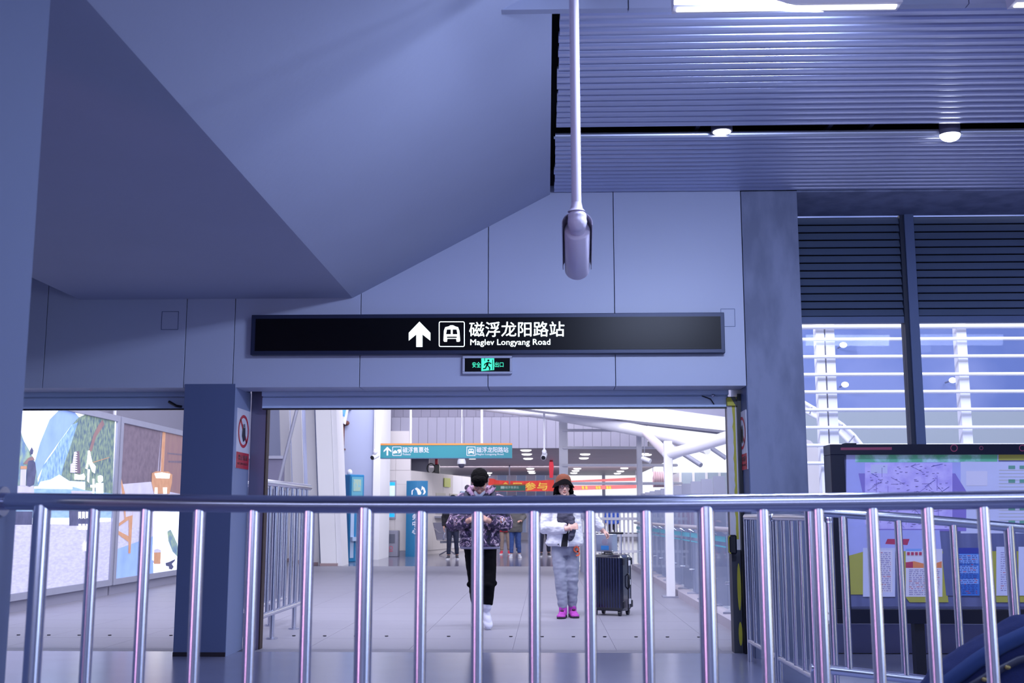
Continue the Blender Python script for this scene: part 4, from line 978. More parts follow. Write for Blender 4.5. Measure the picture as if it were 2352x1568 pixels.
# small far green sign
a = PY(1133, 1112, 44); b = PY(1207, 1127, 44)
t = thing('hanging_sign', ((a.x + b.x) / 2, 44, b.z), 'small dark green hanging sign in front of the red banner', 'sign')
part('board', MB().box(a.x, b.x, 44, 44.12, b.z, a.z - 0.04), mat('dark_green_sign', '#1c5752', 0.4), t)
part('top_edge', MB().box(a.x, b.x, 43.99, 44.13, a.z - 0.04, a.z + 0.01), mat('dark_orange', '#8a4b20', 0.4), t)
part('hanger_pole', MB().tube([((a.x + b.x) / 2, 44.06, a.z), ((a.x + b.x) / 2, 44.06, zf0)], 0.025, 8), M['joint'], t)
c0 = PY(1160, 1122, 43.98); c1 = PY(1192, 1116, 43.98); part('lettering', text_mb('磁浮售票处', c0.x, c1.x, c0.z, c1.z, 43.985, bold=0.01), mat('dim_white', '#8aa8a8', 0.5), t)
mb = MB(); c0 = PY(1150, 1122, 43.98); mb.box(c0.x, c0.x + 0.15, 43.98, 43.985, c0.z, c0.z + 0.1); part('pictogram', mb, mat('dim_white', '', 0), t)

# white lattice structure on the right
LT = thing('lattice_frame', (1.5, 26.4, 0), 'white steel frame of posts and horizontal tubes at the open right side', 'frame')
x0 = PY(1284, 1000, 26.4).x; x1 = PY(1304, 1000, 26.4).x
part('post', MB().box(x0, x1, 26.4, 26.6, 0, PY(1294, 962, 26.4).z), M['white'], LT, bevel=0.02)
x2 = PY(1462, 1000, 25.4).x; x3 = PY(1474, 1000, 25.4).x
part('post', MB().box(x2, x3, 25.4, 25.52, 0, PY(1466, 990, 25.4).z), M['white'], LT, bevel=0.02)
x4 = PY(1527, 1100, 16.4).x; x5 = PY(1546, 1100, 16.4).x
for v, u1 in ((988, 1440), (1028, 1506), (1068, 1554), (1110, 1566)):
    a = PY(1294, v, 26.35); b = PY(u1, v, 26.0)
    part('cross_tube', MB().tube([a, b], 0.032, 12, dome=True), M['white'], LT, True)
tp = thing('post', ((x4 + x5) / 2, 16.4, 0), 'nearest white square post carrying the pale roof tube', 'post')
part('shaft', MB().box(x4, x5, 16.4, 16.52, 0, PY(1536, 1012, 16.4).z), M['white'], tp, bevel=0.012)
part('gusset', MB().prism([PY(1527, 1016, 16.42), PY(1545, 1020, 16.42), PY(1566, 1048, 16.42), PY(1546, 1056, 16.42), PY(1527, 1048, 16.42)], (0, 0.08, 0)), M['white'], tp)
part('base_plate', MB().box(x4 - 0.06, x5 + 0.06, 16.32, 16.6, 0, 0.02), M['fin'], tp)
# fence grid behind
fg = thing('fence', (1.6, 25.9, 0), 'white barred fence at the end of the hall behind the suitcase', 'fence')
zt = PY(1400, 1150, 25.9).z
i = 0; u = 1338
while u < 1462:
    x = PY(u, 1230, 25.9).x; part('bar', MB().box(x - 0.02, x + 0.02, 25.9, 25.94, 0.02, zt), M['white'], fg); u += 9.6
for v in (1156, 1191, 1229, 1266, 1300): a = PY(1334, v, 25.88); part('rail', MB().box(a.x, PY(1464, v, 25.88).x, 25.86, 25.9, a.z - 0.03, a.z + 0.03), M['white'], fg)
# roof tubes, beam and slab
TB = thing('roof_tube', (1.5, 20, 3.0), 'long curved white roof tube sweeping down to the right', 'roof')
part('tube', MB().tube([PY(1010, 928, 23), PY(1130, 938, 22.5), PY(1250, 952, 22), PY(1380, 971, 21), PY(1480, 991, 20), PY(1560, 1010, 19), PY(1625, 1035, 18.2)], [0.05, 0.07, 0.085, 0.11, 0.105, 0.085, 0.06], 18), M['white'], TB, True)
TB2 = thing('roof_tube', PY(1600, 1032, 16.5), 'thick pale roof tube rising to the right from the nearest white post', 'roof')
part('tube', MB().tube([PY(1533, 1043, 16.5), PY(1600, 1026, 16), PY(1760, 975, 15)], [0.075, 0.08, 0.09], 18, dome=True), M['white'], TB2, True)
TB3 = thing('roof_tube', PY(1500, 1020, 18), 'warm white diagonal tube between the second and nearest white posts', 'roof')
part('tube', MB().tube([PY(1480, 992, 20), PY(1510, 1020, 18.5), PY(1536, 1046, 16.7)], [0.06, 0.075, 0.07], 14), mat('warm_white', '#ddd2dc', 0.5), TB3, True)
TB4 = thing('roof_tube', PY(1560, 1050, 19), 'thin grey roof strut behind the pale tube running down to the glass corner', 'roof')
part('tube', MB().tube([PY(1502, 998, 22), PY(1610, 1068, 21)], 0.045, 10), M['fin'], TB4, True)
part('strut', MB().tube([PY(1618, 1018, 20), PY(1668, 1052, 20)], 0.04, 10), M['fin'], TB4, True)
slab = struct('roof', MB().prism([PY(1130, 928, 21), PY(1250, 944, 21), PY(1460, 966, 20.2), PY(1700, 992, 19.4), PY(1700, 962, 19.4), PY(1460, 930, 20.2), PY(1400, 915, 21)], (0, 0.5, 0)), M['whitecol'])
struct('roof', MB().prism([PY(1400, 936, 22.5), PY(1700, 972, 22.5), PY(1700, 850, 22.5), PY(1250, 850, 22.5), PY(1250, 920, 22.5)], (0, 3, 0)), mat('roof_slab_grey', '#8f8fa8', 0.7))
t = thing('spotlight', PY(1484, 1056, 23), 'white spotlight tilted behind the second white post', 'light')
part('body', MB().tube([PY(1475, 1052, 23), PY(1494, 1059, 22.9)], 0.05, 14), M['white'], t, True); part('stem', MB().tube([PY(1480, 1052, 23), PY(1480, 990, 23)], 0.008, 6), M['grey'], t)
# duct and bits in the distance on the right
t = thing('air_duct', PY(1510, 1100, 45), 'pinkish ribbed duct in the far hall between the white posts', 'duct')
for k_ in range(6):
    if k_ in (0, 5): q = PY(1500 + k_ * 5, 1100, 45); part('hanger', MB().tube([q, Vector((q.x, q.y, zf0))], 0.015, 6), M['grey'], t)
    part('ring', MB().tube([PY(1500 + k_ * 5, 1100, 45), PY(1504.5 + k_ * 5, 1100, 45)], 0.32, 20), mat('duct_pink', '#b59aa8', 0.4, 0.3), t, True)

# glass balustrade with grey fins along the right side
kb = struct('kerb', MB().box(1.86, 2.06, 10.3, 25.3, 0, 0.10), mat('kerb_stone', '#aaa4b4', 0.6))
bal = thing('balustrade', (2.1, 17.8, 0), 'glass balustrade with grey steel fins along the open right side of the hall', 'balustrade')
part('handrail', MB().tube([(1.93, 10.35, 1.0), (1.93, 25.0, 1.0)], 0.028, 12, dome=True), mat('handrail_grey', '#b3aebe', 0.35, 0.4), bal, True)
y = 10.5; i = 0
while y < 25:
    f_ = part('fin_post', MB().prism([(2.0, y, 0.1), (2.24, y, 0.1), (2.14, y, 1.62), (2.0, y, 1.62)], (0, 0.035, 0)), M['fin'], bal)
    part('base_plate', MB().prism([(1.90, y - 0.09, 0.101), (2.06, y - 0.09, 0.101), (2.06, y + 0.12, 0.101), (1.97, y + 0.12, 0.101)], (0, 0, 0.02)), M['fin'], f_)
    part('bracket', MB().tube([(1.93, y + 0.01, 0.98), (2.02, y + 0.01, 0.93)], 0.012, 8), M['steel2'], f_)
    part('clamp', MB().tube([(1.95, y + 0.01, 0.42), (2.02, y + 0.01, 0.42)], 0.016, 8), M['steel2'], f_)
    if y + 1.0 < 25.2:
        g = part('pane', MB().box(1.975, 1.985, y + 0.05, y + 0.98, 0.14, 1.22), glass('balustrade_glass', (0.86, 0.9, 0.96, 1), 0.14), bal)
        part('cyan_stripe', MB().box(1.970, 1.974, y + 0.06, y + 0.97, 0.86, 0.92), mat('cyan_film', '#4fb4cc', 0.4), g)
        part('cyan_stripe', MB().box(1.970, 1.974, y + 0.06, y + 0.97, 0.80, 0.815), mat('cyan_film', '', 0), g)
    y += 1.05; i += 1
# pale glazed block beyond the balustrade
t = thing('glass_building', (6, 40, 0), 'pale blue-grey glazed block outside beyond the balustrade', 'building')
bz = PY(1600, 1085, 40).z
part('wall', MB().box(PY(1560, 1100, 40).x, PY(1700, 1100, 40).x + 2, 40, 42, 0, bz), mat('outside_glass', '#aebdd0', 0.2), t)
for k_ in range(5):
    x = PY(1560 + k_ * 30, 1100, 40).x; part('mullion', MB().box(x, x + 0.08, 39.95, 40, 0, bz), M['white'], t)
# stainless bollard drum
p = PZ(1350, 1313)
t = thing('litter_bin', (p.x, p.y, 0), 'grey steel cylindrical bin left of the suitcase, farther back', 'bin')
part('body', MB().stack([(p.x, p.y, 0, .155, .155), (p.x, p.y, PY(1350, 1240, p.y).z, .155, .155)], 24), M['fin'], t, True)
part('lid', MB().stack([(p.x, p.y, PY(1350, 1240, p.y).z, .16, .16), (p.x, p.y, PY(1350, 1237, p.y).z, .15, .15)], 24), M['grey'], t)

# ================================================================== LIGHT BOX POSTERS ON THE LEFT
PXX = -6.4
def lp(u, v, d=0.0):
    q = PX(u, v, PXX + d); return q
def lightbox(y0, y1, z0, z1, lab, mats, draw):
    t = thing('light_box', (PXX - 0.1, (y0 + y1) / 2, 0), lab, 'poster')
    part('case', MB().box(PXX - 0.2, PXX - 0.01, y0, y1, z0, z1), M['fin'], t)
    mb = MB(); e = 0.09
    mb.box(PXX - 0.01, PXX + 0.03, y0, y0 + e, z0, z1); mb.box(PXX - 0.01, PXX + 0.03, y1 - e, y1, z0, z1); mb.box(PXX - 0.01, PXX + 0.03, y0 + e, y1 - e, z0, z0 + e); mb.box(PXX - 0.01, PXX + 0.03, y0 + e, y1 - e, z1 - e, z1)
    part('frame', mb, M['fin'], t, bevel=0.004)
    part('base', MB().box(PXX - 0.15, PXX - 0.03, y0, y1, 0, z0), M['flute'], t)
    m = MB(); draw(m, y0 + e, y1 - e, z0 + e, z1 - e); part('print', m, mats, t)
YA0 = 12.2; YA1 = PX(271, 1000, PXX).y; YB0 = YA1 + 0.06; YB1 = 20.3
ZT = PX(271, 955, PXX).z; ZB = 0.14
def em(n, c, c2=None, sc=5, e=0.85, st=None, con=None): return mat(n, c, 0.6, 0, sc, 0.25, col2=c2, emit=e, stretch=st, contrast=con)
def clip(pts, y0, y1, z0, z1): return [(min(max(p.y, y0), y1), min(max(p.z, z0), z1)) for p in pts]
def drawer(seq, S1):
    def f(m, y0, y1, z0, z1):
        m.k = seq[0]; m.poly([(PXX - 0.004, y0, z0), (PXX - 0.004, y1, z0), (PXX - 0.004, y1, z1), (PXX - 0.004, y0, z1)])
        d = 0.0
        for k_, src, pts in S1:
            d += 0.0009; m.k = k_
            if src == 'a': q = [lp(x / 6.03, 920 + y / 6.03) for x, y in pts]
            else: q = [lp(x / 2.279, 880 + y / 2.279) for x, y in pts]
            m.poly([(PXX - 0.004 + d, y, z) for y, z in clip(q, y0, y1, z0, z1)])
    return f
LM = [em('poster_sky', '#eef4ff', '#dfe9ff', 2, 1.0), em('poster_far_hill', '#6680c8', '#8fa9e0', 3, 0.75), em('poster_forest', '#3a5070', '#83967f', 11, 0.6, (1, 1.8, 1.0), (0.30, 0.70)), em('poster_near_forest', '#5a7599', '#8aa08c', 8, 0.65, None, (0.36, 0.64)),
      em('poster_stone', '#a4a3c0', '#b8b8d6', 16, 0.6, (1, 0.6, 2.5), (0.3, 0.7)), em('poster_water', '#5d86ac', '#a3bedc', 6, 0.6, (1, 1, 4)), em('poster_brown', '#4e4558', '#7d6f80', 9, 0.5), em('poster_lilac', '#a3a0bd', '#bdbbd4', 6, 0.6), em('poster_white', '#ffffff', '#ffffff', 2, 1.1), em('poster_orange', '#a8745c', '#c49a7c', 9, 0.5), em('poster_rust', '#75596a', '#8d7470', 9, 0.5, (1, 1, 0.3)), em('poster_dark', '#2e3352', '#5c5f84', 8, 0.5), em('poster_blue_forest', '#587cb0', '#93b0c4', 12, 0.7, (1, 1.8, 1.0), (0.3, 0.7)), em('poster_mist', '#a9bcdc', '#d5dcea', 5, 0.8)]
hill_r = [(1180, 120), (1595, 240), (1575, 1290), (640, 1290), (500, 1200), (540, 1100), (600, 900), (760, 680), (830, 560), (930, 430), (1000, 330), (1090, 230)]
SA = [(1, 'a', [(830, 100), (1060, 100), (1110, 230), (1000, 330), (830, 560), (640, 830), (560, 1000), (470, 1190), (470, 900), (560, 580), (690, 260)]), (8, 'a', [(1045, 120), (1155, 120), (1140, 190), (1100, 230), (1065, 190)]),
      (2, 'a', hill_r), (12, 'a', [(1000, 330), (1080, 300), (980, 620), (880, 900), (820, 1190), (500, 1200), (540, 1100), (600, 900), (760, 680), (830, 560), (930, 430)]), (13, 'a', [(520, 1190), (560, 1120), (700, 1090), (820, 1020), (960, 1110), (1180, 1120), (1180, 1240), (1000, 1200)]), (10, 'a', [(1420, 260), (1445, 330), (1330, 500), (1270, 700), (1230, 700), (1290, 480), (1360, 340)]),
      (3, 'a', [(60, 300), (190, 250), (260, 360), (330, 560), (400, 680), (480, 840), (510, 1000), (530, 1200), (60, 1290)]),
      (5, 'a', [(60, 1200), (1000, 1190), (1180, 1240), (1600, 1290), (1600, 1620), (0, 1620)]), (0, 'a', [(470, 1185), (1000, 1190), (1000, 1225), (470, 1215)]),
      (4, 'b', [(0, 560), (60, 735), (360, 738), (585, 722), (575, 1110), (0, 1160)]),
      (7, 'a', [(200, 1178), (460, 1178), (470, 1290), (180, 1290)]), (11, 'b', [(60, 670), (168, 670), (165, 740), (60, 740)]), (11, 'b', [(360, 665), (480, 665), (480, 745), (360, 745)]), (7, 'b', [(370, 562), (480, 566), (480, 580), (370, 580)]),
      (7, 'a', [(275, 950), (355, 950), (345, 1178), (265, 1178)]), (9, 'a', [(275, 905), (360, 905), (360, 945), (272, 945)]), (11, 'a', [(375, 840), (440, 820), (478, 860), (490, 980), (460, 1160), (400, 1190), (350, 1170), (362, 960)]), (10, 'a', [(310, 870), (380, 790), (440, 770), (470, 820), (380, 830), (362, 880)]), (11, 'a', [(400, 690), (425, 640), (450, 690), (440, 740), (408, 750)]),
      (6, 'a', [(1045, 700), (1085, 700), (1105, 1010), (1020, 1000)]), (7, 'a', [(1010, 710), (1045, 700), (1025, 1000), (955, 995), (960, 880), (990, 860)]), (9, 'a', [(1270, 850), (1500, 780), (1500, 788), (1270, 860)]),
      (8, 'a', [(1202, 690), (1228, 690), (1262, 850), (1312, 910), (1298, 1006), (1262, 985), (1212, 860), (1196, 945), (1165, 940), (1185, 860)]),
      (8, 'a', [(1196, 950), (1228, 950), (1215, 1135), (1190, 1110)]), (8, 'a', [(1012, 1010), (1090, 1030), (1145, 1005), (1160, 1050), (1150, 1095), (1012, 1092)]),
      (8, 'a', [(1262, 1080), (1290, 1080), (1290, 1160), (1310, 1160), (1310, 1200), (1290, 1200), (1290, 1285), (1262, 1285), (1262, 1200), (1232, 1200), (1232, 1165), (1262, 1165)]), (8, 'a', [(1335, 1045), (1370, 1030), (1405, 1045), (1405, 1110), (1370, 1140), (1412, 1140), (1412, 1285), (1308, 1285), (1308, 1140), (1350, 1140), (1335, 1110)])]
for r in range(2):
    for c in range(4):
        x = 402 + c * 19; y = 672 + r * 64; SA.append((8, 'b', [(x, y), (x + 14, y), (x + 14, y + 38 - r * 8), (x + 7, y + 30), (x, y + 38 - r * 8)]))
for j in range(9): SA.append((8, 'a', [(1003 - j * 4, 718 + j * 32), (1040 - j * 1, 722 + j * 32), (1040 - j, 732 + j * 32), (1003 - j * 4, 728 + j * 32)]))
SA.append((8, 'b', [(430, 855), (442, 820), (455, 855), (448, 878), (435, 878)]))
lightbox(YA0, YA1, ZB, ZT, 'lit mountain landscape poster with white brush lettering left of the dark pillar', LM, drawer([0], SA))
SB = [(6, 'b', [(636, 190), (845, 240), (822, 515), (632, 528)]), (9, 'b', [(850, 245), (868, 248), (855, 500), (840, 505)]), (10, 'b', [(868, 248), (965, 268), (950, 580), (852, 560)]), (6, 'b', [(845, 240), (852, 242), (835, 508), (826, 508)]),
      (6, 'b', [(880, 405), (952, 405), (952, 418), (880, 414)]), (6, 'b', [(876, 362), (955, 370), (955, 378), (876, 370)]), (7, 'b', [(632, 528), (790, 515), (790, 580), (632, 580)]),
      (4, 'b', [(600, 760), (945, 740), (935, 1012), (600, 1060)]), (1, 'b', [(600, 870), (800, 800), (800, 1010), (600, 1055)]), (8, 'b', [(805, 660), (882, 660), (876, 935), (860, 940), (795, 925)]), (0, 'b', [(882, 660), (945, 660), (935, 1010), (800, 1020), (800, 940), (878, 935)]),
      (9, 'b', [(793, 470), (815, 460), (880, 462), (900, 478), (898, 520), (886, 578), (806, 578), (792, 520)]), (8, 'b', [(806, 472), (845, 466), (888, 474), (884, 498), (815, 496)]), (8, 'b', [(808, 545), (822, 545), (822, 578), (806, 578)]), (8, 'b', [(850, 545), (872, 545), (870, 578), (852, 578)]),
      (9, 'b', [(625, 480), (650, 570), (655, 700), (690, 690), (694, 640), (680, 890), (668, 890), (670, 830), (614, 790), (614, 770), (670, 800), (672, 712), (614, 752), (614, 735), (650, 710)]),
      (3, 'b', [(872, 775), (890, 765), (925, 840), (938, 920), (900, 880), (878, 825)]), (9, 'b', [(802, 882), (838, 880), (836, 945), (802, 945)]), (7, 'b', [(802, 870), (820, 865), (838, 872), (838, 884), (802, 886)]),
      (11, 'b', [(862, 940), (880, 935), (912, 920), (912, 928), (895, 945), (905, 960), (895, 975), (880, 970), (880, 958), (865, 955)])]
lightbox(YB0, YB1, ZB, ZT, 'lit poster of a wooden door, basket and white tablecloth beside the dark pillar', LM, drawer([7], SB))
# white post behind the posters
q = PY(264, 940, 19)
solid('post', MB().tube([(q.x, 19, 2.0), (q.x, 19, 6.4)], 0.03, 10), M['white'], 'thin white pole rising behind the landscape poster', 'pole', (q.x, 19, 2.0), smooth=True)

# ================================================================== OUTSIDE THE WINDOW
ob = struct('wall_right', MB().box(4.15, 14, 19.0, 19.3, 0, 9.0), mat('outside_blue_wall', '#7784b8', 0.7, 0, 0.6, 0.25, col2='#5e70ab', contrast=(0.4, 0.6)))
struct('wall_panel', MB().box(4.15, 14, 18.93, 19.0, 0, PY(2100, 945, 18.93).z), mat('outside_cream_wall', '#9ba3ae', 0.7, 0, 0.8, 0.1), parent=ob)
lt = thing('sunshade_screen', (4.3, 14, 0), 'screen of thin white horizontal tubes outside the right window', 'screen')
for i, v in enumerate((751, 780, 820, 861, 901, 942, 983, 1024, 1065)):
    a = PY(1790, v, 14); b = PY(2420, v - 3.5, 14); a.z = b.z = (a.z + b.z) / 2
    part('tube', MB().tube([a, b], 0.022 if i else 0.030, 10), M['white'], lt, True)
for u, w_, m_ in ((1908, 0.055, 'white'), (2211, 0.060, 'white'), (1885, 0.05, 'whitecol')):
    x = PY(u, 850, 14.1).x; part('post', MB().box(x - w_, x + w_, 14.06, 14.2, 0, 4.2), M[m_], lt)
# curved ladder beam
cb = thing('curved_beam', PY(1900, 960, 16.5), 'curved pale ladder beam seen through the left pane of the window', 'beam')
o1 = [(1820, 908), (1865, 935), (1905, 955), (1935, 975), (1962, 1000), (1990, 1035), (2020, 1085)]; o2 = [(1820, 928), (1860, 950), (1895, 968), (1925, 990), (1950, 1015), (1972, 1045), (1995, 1090)]
for oo in (o1, o2): part('chord', MB().tube([PY(u, v, 16.5) for u, v in oo], 0.03, 8), M['whitecol'], cb, True)
mb = MB()
for (a, b), (c, d) in zip(zip(o1, o2), list(zip(o1, o2))[1:]): mb.prism([PY(*a, 16.52), PY(*c, 16.52), PY(*d, 16.52), PY(*b, 16.52)], (0, 0.04, 0))
part('web', mb, M['white'], cb)
for (a, b) in zip(o1, o2): part('rung', MB().tube([PY(*a, 16.46), PY(*b, 16.46)], 0.01, 6), M['grey'], cb)
t = thing('canopy', PY(1870, 1080, 17), 'cream curved canopy below the ladder beam outside the window', 'canopy')
part('shell', MB().prism([PY(1840, 1005, 17.2), PY(1862, 1012, 17.2), (PY(1900, 1050, 17.2)), PY(1940, 1120, 17.2), Vector((PY(1940, 1180, 17.2).x, 17.2, 0)), Vector((PY(1820, 1180, 17.2).x, 17.2, 0))], (0, 0.6, 0)), M['cream'], t)
for u, v, lab in ((1937, 792, 'upper bright lamp behind the sunshade screen, left pane'), (1941, 883, 'larger bright oval lamp behind the sunshade screen, left pane'), (2188, 873, 'bright lamp behind the sunshade screen, right pane')):
    q = PY(u, v, 18.6); t = thing('wall_lamp', q, lab, 'light')
    part('globe', MB().ell(q, (0.06, 0.04, 0.045)), M['lampfar'], t, True); part('arm', MB().tube([q, q + Vector((0, 0.34, 0.0))], 0.015, 8), M['grey'], t)

# ================================================================== PEOPLE
SKIN = mat('skin', '#c99a8c', 0.55, 0, 8, 0.08)
SKIN2 = mat('skin_pale', '#dcb0a6', 0.55, 0, 8, 0.08)
HAIR = mat('black_hair', '#08070c', 0.8, 0, 60, 0.4, spec=0.12, stretch=(3, 3, 0.5))
LIP = mat('lips', '#b0706c', 0.5); EYE = mat('eye_white', '#e8e4e6', 0.3); IRIS = mat('iris', '#1d1412', 0.3)
GLS = mat('glasses_rim', '#6d5f66', 0.3, 0.6)
def hand(mb, wr, d, up, side, s=1.0, curl=0.7):
    """palm and five fingers: wr wrist, d direction of the hand, up back-of-hand normal, side = thumb side direction"""
    d = Vector(d).normalized(); up = (Vector(up) - d * Vector(up).dot(d)).normalized(); sd = d.cross(up)
    if sd.dot(Vector(side)) < 0: sd = -sd
    wr = Vector(wr)
    mb.tube([wr - d * 0.03, wr, wr + d * 0.035 * s], [0.026 * s, 0.026 * s, 0.03 * s], 12)
    pc = wr + d * 0.055 * s
    R = Matrix((d, sd, up)).transposed(); mb.ell(pc, (0.05 * s, 0.042 * s, 0.017 * s), R)
    for i, (off, l) in enumerate(((0.031, 0.070), (0.011, 0.079), (-0.010, 0.073), (-0.030, 0.058))):
        b = wr + d * 0.088 * s + sd * off * s; a1 = curl * 0.6; a2 = curl * 1.5; a3 = curl * 2.3; L_ = l * s
        p1 = b + (d * cos(a1) - up * sin(a1)) * L_ * 0.42; p2 = p1 + (d * cos(a2) - up * sin(a2)) * L_ * 0.33; p3 = p2 + (d * cos(a3) - up * sin(a3)) * L_ * 0.25
        mb.tube([b - d * 0.02 * s, b, p1, p2, p3], [0.009 * s, 0.0095 * s, 0.0088 * s, 0.008 * s, 0.007 * s], 8, dome=True)
    b = wr + d * 0.025 * s + sd * 0.03 * s; p1 = b + (d * 0.6 + sd * 0.8 - up * 0.3) * 0.035 * s; p2 = p1 + (d * 0.85 + sd * 0.2 - up * 0.5 * curl) * 0.03 * s
    mb.tube([b - sd * 0.015 * s, b, p1, p2], [0.013 * s, 0.012 * s, 0.0105 * s, 0.008 * s], 8, dome=True)
def headM(c, pitch, yaw=0, roll=0):
    return Matrix.Translation(Vector(c)) @ Matrix.Rotation(yaw, 4, 'Z') @ Matrix.Rotation(pitch, 4, 'X') @ Matrix.Rotation(roll, 4, 'Y')
def head(mb, Mh, s=1.0, female=False):
    """head-local: face towards -y, z up, origin at the centre of the skull"""
    def T(m0): m0.xf(Matrix.Diagonal((s, s, s, 1))); m0.xf(Mh); join(mb, m0)
    m = MB(); m.ell((0, 0.012, 0.03), (0.075, 0.092, 0.092)); m.ell((0, -0.02, -0.02), (0.066, 0.072, 0.085)); m.ell((0, -0.038, -0.075), (0.042 if female else 0.048, 0.045, 0.036))
    m.ell((0, -0.075, -0.098), (0.018, 0.016, 0.014))
    m.tube([(0, -0.088, 0.012), (0, -0.102, -0.018), (0, -0.106, -0.034)], [0.008, 0.009, 0.011], 10, dome=True)
    for x in (-1, 1):
        m.ell((x * 0.010, -0.098, -0.038), (0.009, 0.010, 0.007)); m.ell((x * 0.078, 0.012, -0.008), (0.010, 0.020, 0.031)); m.ell((x * 0.044, -0.066, -0.028), (0.020, 0.018, 0.018)); m.ell((x * 0.032, -0.082, 0.020), (0.024, 0.012, 0.008))
    m.ell((0, -0.083, -0.063), (0.024, 0.014, 0.010)); T(m)
def face_parts(t, Mh, s=1.0, glasses=True, closed=False):
    def loc(p): return Mh @ (Vector(p) * s)
    R = Mh.to_3x3()
    for x in (-1, 1):
        mb = MB().ell(loc((x * 0.031, -0.086, 0.004)), (0.0135 * s, 0.008 * s, (0.0045 if closed else 0.0075) * s), R, 12, 8); e = part('eye', mb, EYE, t, True)
        mb = MB().ell(loc((x * 0.031, -0.0925, 0.003)), (0.006 * s, 0.003 * s, (0.004 if closed else 0.006) * s), R, 10, 6); part('iris', mb, IRIS, e, True)
        part('eyebrow', MB().tube([loc((x * 0.014, -0.093, 0.024)), loc((x * 0.03, -0.092, 0.030)), loc((x * 0.048, -0.082, 0.025))], 0.0032 * s, 6), HAIR, t, True)
    mb = MB(); mb.tube([loc((-0.022, -0.090, -0.064)), loc((-0.008, -0.099, -0.060)), loc((0, -0.100, -0.062)), loc((0.008, -0.099, -0.060)), loc((0.022, -0.090, -0.064))], [0.002, 0.005, 0.005, 0.005, 0.002], 8)
    mb.tube([loc((-0.018, -0.092, -0.067)), loc((0, -0.099, -0.071)), loc((0.018, -0.092, -0.067))], [0.002, 0.006, 0.002], 8)
    part('mouth', mb, LIP, t, True)
    if glasses:
        mb = MB()
        for x in (-1, 1):
            mb.tube([loc((x * 0.032 + cos(a) * 0.025, -0.103, 0.001 + sin(a) * 0.019)) for a in [2 * pi * i / 18 for i in range(19)]], 0.0016 * s, 6)
            mb.tube([loc((x * 0.057, -0.103, 0.006)), loc((x * 0.078, -0.04, 0.01)), loc((x * 0.082, 0.02, 0.006))], 0.0015 * s, 6)
        mb.tube([loc((-0.008, -0.104, 0.006)), loc((0, -0.106, 0.009)), loc((0.008, -0.104, 0.006))], 0.0016 * s, 6)
        part('glasses', mb, GLS, t, True)
def arm_chain(sh, el, wr, r=(0.052, 0.045, 0.036, 0.040, 0.027)):
    sh, el, wr = map(Vector, (sh, el, wr)); return [sh, sh.lerp(el, 0.5), el, el.lerp(wr, 0.35), wr], r
def shoe(mb, an, d, s=1.0, shaft=0.0):
    """upper of a shoe under ankle an pointing along d (unit, may tilt)"""
    d = Vector(d).normalized(); an = Vector(an); side = Vector((0, 0, 1)).cross(d).normalized(); up = d.cross(side).normalized()
    if up.z < 0: up = -up
    R = Matrix((d, side, up)).transposed(); h = an
    b = h - up * 0.055 * s
    mb.ell(b + d * 0.00 * s, (0.06 * s, 0.040 * s, 0.042 * s), R); mb.ell(b + d * 0.07 * s - up * 0.006 * s, (0.09 * s, 0.042 * s, 0.035 * s), R); mb.ell(b + d * 0.14 * s - up * 0.014 * s, (0.055 * s, 0.046 * s, 0.026 * s), R)
    mb.tube([b, h, h + Vector((0, 0, (0.012 + shaft) * s))], [0.042 * s, 0.042 * s, 0.042 * s], 12)
    return b, R, d, up, side
def sole(an, d, s=1.0):
    d = Vector(d).normalized(); an = Vector(an); side = Vector((0, 0, 1)).cross(d).normalized(); up = d.cross(side).normalized()
    if up.z < 0: up = -up
    b = an - up * 0.082 * s
    out = [(-0.062, 0.022), (-0.068, 0), (-0.062, -0.022), (-0.02, -0.038), (0.05, -0.038), (0.12, -0.046), (0.17, -0.038), (0.195, -0.012), (0.195, 0.012), (0.17, 0.038), (0.12, 0.046), (0.05, 0.038), (-0.02, 0.038)]
    pts = [b + d * x * s + side * y * s - up * 0.020 * s for x, y in out]
    return MB().prism(pts, tuple(up * 0.032 * s))

